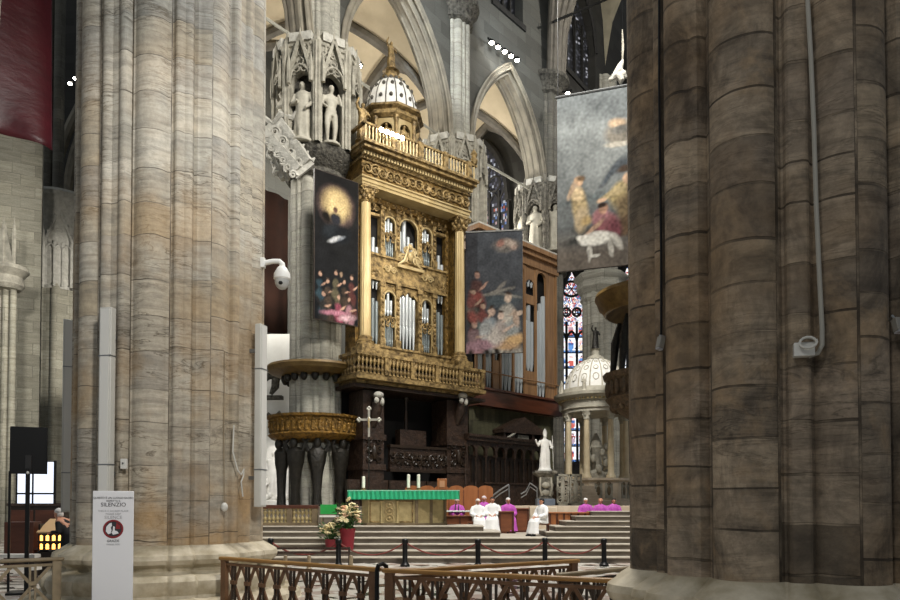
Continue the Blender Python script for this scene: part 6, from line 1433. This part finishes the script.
# ------------------------------------------------------------------ WHITE STATUE, TABERNACLE, RIGHT PULPIT
BYY = 33.0; xb = XP(545, BYY, 480); zpd = ZP(470, BYY)
t = thing('carved_pedestal', 'carved grey marble pedestal under the white mitred statue', 'pedestal', (xb, BYY, 1.62), 0); hp = zpd-1.62-.06
MB().box(-.42,.42,-.42,.42,0,.32).build('plinth', mat('blue grey marble','6b7688','8a94a2',3,.4), t, bevel=.02)
MB().loft([[(x*f,y*f,z) for x, y in ((-.3,-.3),(.3,-.3),(.3,.3),(-.3,.3))] for z, f in ((.32,1.15),(.42,.95),(hp*.5,.85),(hp-.28,1.0),(hp-.18,1.5),(hp-.08,1.75),(hp,1.7))], smooth=False).build('shaft', M['carved_dim'], t)
g = MB()
for z in (.6, .95): g.ell((0,-.3,z),(.2,.1,.15),8,6); g.ell((.3,0,z),(.1,.2,.15),8,6)
for s in (-1,1): g.tube([(s*.25,-.28,hp-.3),(s*.28,-.32,.8),(s*.18,-.32,.45)], .05, 6)
g.build('relief', M['statue'], t)
statue('white marble statue of a mitred bishop raising one hand, on the carved pedestal', (xb, BYY, zpd), .1, 1.72, 'white', 'bless', name='bishop_statue')
CYY = 38.0; xc = XP(596, CYY, 440)
cz = lambda py: ZP(py, CYY-1.5)-1.62
tab = thing('domed_tabernacle', 'white domed round tabernacle on pale columns beyond the clergy', 'tabernacle', (xc, CYY, 1.62), 0)
Rc = 1.62; z_b, z_c0, z_c1, z_e, z_d = cz(478), cz(471), cz(411), cz(386), cz(353)
MB().lathe([(Rc*1.35,0),(Rc*1.35,.25),(Rc*1.22,.3),(Rc*1.22,z_b-.2),(Rc*1.3,z_b-.12),(Rc*1.3,z_b)], n=8, a0=PI/8, a1=2*PI+PI/8-1e-7).build('podium', M['marble_pink'], tab, sharp=20)
for i in range(8):
    g = MB(); g.T = Matrix.Rotation(i*PI/4, 4, 'Z'); ap_ = Rc*1.22*math.cos(PI/8)+.0
    for s in (-1, 1): g.box(s*.27-.2, s*.27+.2, -ap_-.04, -ap_+.05, .38, z_b-.28)
    g.build('podium_panel', M['carved'], tab); g = MB(); g.T = Matrix.Rotation(i*PI/4, 4, 'Z')
    for s in (-1, 1): g = MB(); g.T = Matrix.Rotation(i*PI/4, 4, 'Z'); g.ell((s*.27,-ap_-.05,(z_b+.1)/2),(.1,.05,.25),8,6); g.spiral((s*.27,(z_b+.1)/2+.35),.1,1.3,.03,s,0,-ap_-.05); g.build('podium_relief', M['altar_dark'], tab)
for i in range(8):
    a = i*PI/4+.28; x, y = Rc*1.0*math.cos(a), Rc*1.0*math.sin(a)
    MB().lathe([(.26,z_b),(.26,z_b+.1),(.2,z_b+.18),(.2,z_b+.22),(.17,z_b+.28),(.17,z_b+1.2),(.145,z_c1-.45)], (x,y,0), 14).build('column', mat('cream column','b8a684','d6c8a8',2,.4) if i == 0 else tab_col, tab) if i else None
    if i == 0:
        tab_col = mat('cream column', 'b8a684', 'd6c8a8', 2, .4); MB().lathe([(.26,z_b),(.26,z_b+.1),(.2,z_b+.18),(.2,z_b+.22),(.17,z_b+.28),(.17,z_b+1.2),(.145,z_c1-.45)], (x,y,0), 14).build('column', tab_col, tab)
    g = MB(); g.lathe([(.15,z_c1-.45),(.18,z_c1-.4),(.16,z_c1-.35),(.24,z_c1-.08),(.27,z_c1)], (x,y,0), 12)
    for q in range(6): g.ell((x+.19*math.cos(q*PI/3), y+.19*math.sin(q*PI/3), z_c1-.18),(.06,.06,.09),6,5)
    g.build('capital', M['statue'], tab)
MB().lathe([(Rc*.85,z_c1),(Rc*1.12,z_c1),(Rc*1.12,z_c1+.14),(Rc*1.18,z_c1+.2),(Rc*1.14,z_c1+.24),(Rc*1.14,z_c1+.6),(Rc*1.24,z_c1+.7),(Rc*1.38,z_c1+.85),(Rc*1.4,z_c1+1.0),(Rc*1.15,z_c1+1.05),(Rc*1.12,z_e),(Rc*.9,z_e)], n=48).build('entablature', M['statue'], tab)
g = MB()
for i in range(60): a = 2*PI*i/60; g.box(Rc*1.22*math.cos(a)-.05,Rc*1.22*math.cos(a)+.05,Rc*1.22*math.sin(a)-.05,Rc*1.22*math.sin(a)+.05,z_c1+.62,z_c1+.78)
g.build('dentils', M['altar'], tab)
MB().lathe([(Rc*1.02*math.cos(q*PI/20), z_e+(z_d-z_e)*math.sin(q*PI/20)) for q in range(11)], n=40).build('dome', M['white'], tab)
g = MB()
for i in range(16):
    a = i*PI/8
    g.tube([(Rc*1.02*math.cos(q*PI/20)*math.cos(a), Rc*1.02*math.cos(q*PI/20)*math.sin(a), z_e+(z_d-z_e)*math.sin(q*PI/20)) for q in range(10)], .035, 5)
    for q, r_ in ((2,.15),(4.2,.12),(6.2,.08)):
        cq, sq = math.cos(q*PI/20), math.sin(q*PI/20); aa = a+PI/16; c = Vector((Rc*1.02*cq*math.cos(aa), Rc*1.02*cq*math.sin(aa), z_e+(z_d-z_e)*sq)); tx = Vector((-math.sin(aa), math.cos(aa), 0)); n_ = Vector((cq*math.cos(aa), cq*math.sin(aa), sq)); bx = n_.cross(tx)
        g.tube([c+tx*r_*math.cos(k_*PI/5)+bx*r_*1.3*math.sin(k_*PI/5) for k_ in range(11)], .025, 5)
g.build('dome_relief', M['statue'], tab)
for i in range(8):
    a = i*PI/4+.28; g = statue_mesh(.75).build('rim_figure', M['statue'], tab, (Rc*1.25*math.cos(a), Rc*1.25*math.sin(a), z_c1+1.03)); g.rotation_euler = (0,0,a+PI/2); remesh(g, .03, 1)
MB().lathe([(.5,z_d-.05),(.42,z_d+.1),(.22,z_d+.2),(.2,z_d+.45),(.3,z_d+.52),(.1,z_d+.55)], n=16).build('finial_base', M['carved'], tab)
MB().lathe([(.5,z_b),(.5,z_b+.3),(.28,z_b+.5),(.22,z_b+1.3),(.4,z_b+1.7),(.3,z_b+2.0),(.05,z_b+2.5)], n=10).build('inner_shrine', M['carved'], tab)
g = MB()
for i in range(14): a = i*2.4; g.ell((.55*math.cos(a), .55*math.sin(a), z_b+.3+.11*i), (.16,.14,.24), 8, 6)
g.build('inner_figures', M['carved'], tab)
statue('dark bronze figure standing on the white dome, arm raised', (xc, CYY, 1.62+z_d+.56), .2, ZP(327, CYY)-1.62-z_d-.56, 'bronze_dark', 'raise', name='bronze_figure')
t = thing('presbytery_stair', 'short pinkish stone stair up to the domed tabernacle', 'stair', (XP(583, 34.5, 490), 34.3, 1.62), 0)
for i in range(6): MB().box(-.75+.1*i,.85,.3*i,2.0,.17*i,.17*(i+1)).build('stair_step', M['marble_pink'], t, bevel=.01)
for px0, px1, lab in ((570, 582, 'carved pale parapet wall at the near side of the tabernacle stair'), (557, 569, 'white openwork carved screen beside the tabernacle stair')):
    x0, x1 = XP(px0, 34.2, 490), XP(px1, 34.2, 490); t = thing('carved_parapet', lab, 'parapet', (x0, 34.2, 1.62), 0); h = ZP(474, 34.2)-1.62; w = x1-x0
    MB().box(0,w,0,.15,0,.12).box(0,w,0,.15,h-.1,h).box(0,.07,0,.15,0,h).box(w-.07,w,0,.15,0,h).build('frame', M['statue'], t)
    g = MB()
    for i in range(6): g.spiral((w*.3+w*.4*(i%2), .28+(h-.5)*(i//2)/2), .2, 1.5, .055, (-1)**i, i, .05)
    g.ell((w/2,.05,h/2),(.12,.08,h*.36),8,6); g.build('openwork', M['statue'], t)
# second pulpit, glimpsed left of the brown pillar
qx, qy = XP(655, 31, 400), 31.0
pul2 = thing('carved_pulpit', 'dark carved pulpit bowl and brown sounding board beside the sooty brown pillar', 'pulpit', (qx, qy, 0), 0)
R2 = 2.1; b0z, b1z = ZP(402, 29.5), ZP(368, 29.5)
MB().lathe([(.9,b0z-.7),(R2*.7,b0z-.3),(R2*.93,b0z+.1),(R2*1.03,b0z+.35),(R2*.95,b0z+.5),(R2*.97,b1z-.35),(R2*1.06,b1z-.2),(R2*1.08,b1z),(R2*.95,b1z),(R2*.9,b0z+.5)], n=56).build('bowl', M['bowl'], pul2)
for i in range(30):
    a = 2*PI*i/30; g = MB(); g.T = Matrix.Rotation(a, 4, 'Z'); g.ell((R2*.98,0,(b0z+b1z)/2+.1),(.12,.12,.4),8,6); g.ell((R2*.85,0,b0z),(.2,.16,.2),8,6); g.build('bowl_relief', M['bowl'], pul2)
c0z = ZP(308, 29.3)
MB().lathe([(1.0,c0z+.9),(R2*.75,c0z+.75),(R2*.95,c0z+.3),(R2*1.0,c0z+.2),(R2*1.04,c0z+.22),(R2*1.1,c0z+.45),(R2*1.16,c0z+.55),(R2*1.2,c0z+.8),(R2*1.24,c0z+.95),(R2*1.22,c0z+1.1),(R2*.8,c0z+1.25),(1.0,c0z+1.3)], n=56).build('sounding_board', M['ring'], pul2)
MB().lathe([(1.1,1.62),(1.1,1.7),(1.0,1.8),(.95,c0z)], n=16).build('pier_core', M['bronze_dark'], pul2)
for i in range(6): a = 2*PI*i/6+.5; MB().tube([(R2*.92*math.cos(a),R2*.92*math.sin(a),b1z),(R2*.85*math.cos(a),R2*.85*math.sin(a),b1z+1.6),(R2*.75*math.cos(a),R2*.75*math.sin(a),c0z)], [.12,.2,.1], 8).build('bronze_support', M['bronze_dark'], pul2)
# white ragged angel hung above the blue grey canvas
p = W(618, 72, 25.5); t = thing('hanging_ornament', 'ragged white carved ornament hung above the blue grey canvas', 'ornament', tuple(p), 0)
tsc = .62; g = MB(); g.T = Matrix.Scale(tsc, 4); g.tube([(-.42,0,-.5),(-.2,0,-.25),(.05,0,.1),(.2,0,.5),(.3,0,.75)], [.1,.2,.24,.16,.06], 9); g.tube([(-.1,0,-.1),(.2,-.05,-.55),(.15,0,-.8)], [.2,.2,.05], 8); g.tube([(.0,0,.15),(.35,-.05,-.1),(.5,0,-.4)], [.15,.16,.06], 8); g.ell((-.45,0,-.45),(.14,.1,.12),8,6); g.ell((.12,-.05,-.2),(.3,.16,.32),10,8); q = g.build('carved_body', M['dust'], t); remesh(q, .022, 1)
MB().tube([(.17,0,.4),(.19,0,1.0),(.17,0,1.6)], [.03,.05,.02], 6).build('chain_sleeve', M['carved'], t); MB().tube([(.17,0,1.5),(.17,0,16)], .012, 5).build('wire', M['black'], t)
# ------------------------------------------------------------------ LIGHT: unseen lamps set at plausible spots
w = bpy.data.worlds.new('world'); SC.world = w; w.use_nodes = True; bg = w.node_tree.nodes['Background']; bg.inputs[0].default_value = (.86,.93,1,1); bg.inputs[1].default_value = .27
def area(nm, loc, aim, size, power, col=(1,.93,.82), spread=PI):
    l = bpy.data.lights.new(nm, 'AREA'); l.size = size; l.energy = power; l.color = col; l.spread = spread
    o = bpy.data.objects.new(nm, l); COL.objects.link(o); o.location = loc; d = Vector(aim)-Vector(loc); o.rotation_euler = d.to_track_quat('-Z', 'Y').to_euler(); return o
def spot(nm, loc, aim, power, ang=40, col=(1,.93,.82), rad=.3, blend=.5):
    l = bpy.data.lights.new(nm, 'SPOT'); l.energy = power; l.color = col; l.spot_size = math.radians(ang); l.spot_blend = blend; l.shadow_soft_size = rad
    o = bpy.data.objects.new(nm, l); COL.objects.link(o); o.location = loc; d = Vector(aim)-Vector(loc); o.rotation_euler = d.to_track_quat('-Z', 'Y').to_euler(); return o
WARM = (1,.91,.78); NEUT = (1,.96,.9); COOL = (.85,.92,1)
area('crossing_fill', (4, 18, 26), (0, 26, 2), 5, 6500, NEUT)  # unseen area lamp added above the crossing to light the sanctuary
spot('altar_flood', (6, 12, 18), (0, 24, 1), 9000, 50, NEUT, .4)
spot('organ_flood', (9, 20, 16), (-1.5, 32, 12), 4600, 40, WARM, .4)
spot('organ_flood_low', (0, 18, 7), (-1.5, 32, 12), 2200, 45, WARM, .4)
spot('pillar_fill', (2.0, 1.5, 9), (-4.8, 12.7, 4), 3600, 50, NEUT, .5)  # unseen spot added so that its beam falls on the pale pillar alone
spot('pillar_fill_low', (1.2, 5.5, 12), (-4.8, 12.7, 10), 2300, 60, COOL, .5)  # second unseen spot for the pale pillar, cooler and aimed higher
spot('base_light', (1.5, 12, 14), (3.0, 6.5, 1), 900, 40, NEUT, .3)
spot('brown_pillar_wash', (-3, -2, 9), (3.3, 6.9, 4), 700, 55, NEUT, .6)
mid = lambda a, b, off, z: (((a[0]+b[0])/2-frn.n.x*off, (a[1]+b[1])/2-frn.n.y*off, z))
for a, b, e in ((P0,P1,1500),(P1,P2,1700),(P2,P3,3000),(P3,P4,250)):
    l = bpy.data.lights.new('vault_uplight', 'POINT'); l.energy = e; l.color = (1,.96,.9); l.shadow_soft_size = .5; o = bpy.data.objects.new('vault_uplight', l); COL.objects.link(o); o.location = mid(a, b, 4.5, 18.5)
spot('wall_wash', (W(504,70,40).x+1.5, W(504,70,40).y-2, 27.5), W(504, 40, 43), 900, 90, COOL, .2)
spot('pier_wash', (-3, 28, 30), (P2[0], P2[1], 27), 7000, 40, COOL, .3)
spot('pulpit_fill', (-1, 20, 14), (P1[0], P1[1], 12), 3200, 45, NEUT, .4)  # unseen spot for the first pier and its pulpit
spot('niche_fill', (2, 24, 17), (P3[0], P3[1], 20), 1300, 30, NEUT, .3)  # unseen spot brightening the niches of the dim pier
spot('tabernacle_fill', (5, 26, 16), (xc, CYY, 6), 7000, 30, NEUT, .3)  # unseen spot that lifts the white dome and its columns
spot('left_wash', (-14, 20, 12), (-26, 45, 9), 7000, 60, NEUT, .5)
spot('niche_pier_fill', (-14, 40, 12), (XP(56, 47), 47, 14), 6000, 50, NEUT, .3)  # unseen spot added close by to brighten the far niche pier
l = bpy.data.lights.new('high_vault_fill', 'POINT'); l.energy = 3000; l.color = NEUT; l.shadow_soft_size = .5; o = bpy.data.objects.new('high_vault_fill', l); COL.objects.link(o); o.location = (14, 40, 33)  # unseen point lamp added to lift the painted vault
area('chapel_light', (XP(275, 39), 38, 14), (XP(272, 44), 44, 6), 1.5, 300, NEUT)
spot('canvas_fill', (0, 14, 18), (5, 25, 12), 450, 40, NEUT, .3)  # unseen spot for the blue grey canvas
spot('statue_fill', (3, 24, 9), (xb, BYY, 3.8), 2800, 15, NEUT, .2)  # unseen narrow spot added to whiten the bishop statue
spot('chapel_fill', (-8.8, 30.5, 6), (xg, GY, 3.2), 1500, 45, NEUT, .2)  # unseen spot placed to brighten the statue group
spot('cabinet_fill', (-12.5, 18, 5), (-13.5, 24, 2), 300, 80, COOL, .2)  # unseen cool spot on the cabinet and glass behind the display
# ------------------------------------------------------------------ PICTURE SETTINGS
vs = SC.view_settings; vs.view_transform = 'Standard'; vs.look = 'None'; vs.gamma = 1; vs.use_curve_mapping = False; vs.exposure = 0.0
SC.cycles.use_denoising = True; SC.cycles.max_bounces = 5; SC.cycles.diffuse_bounces = 3; SC.cycles.glossy_bounces = 2; SC.cycles.caustics_reflective = False; SC.cycles.caustics_refractive = False; SC.cycles.sample_clamp_indirect = 4
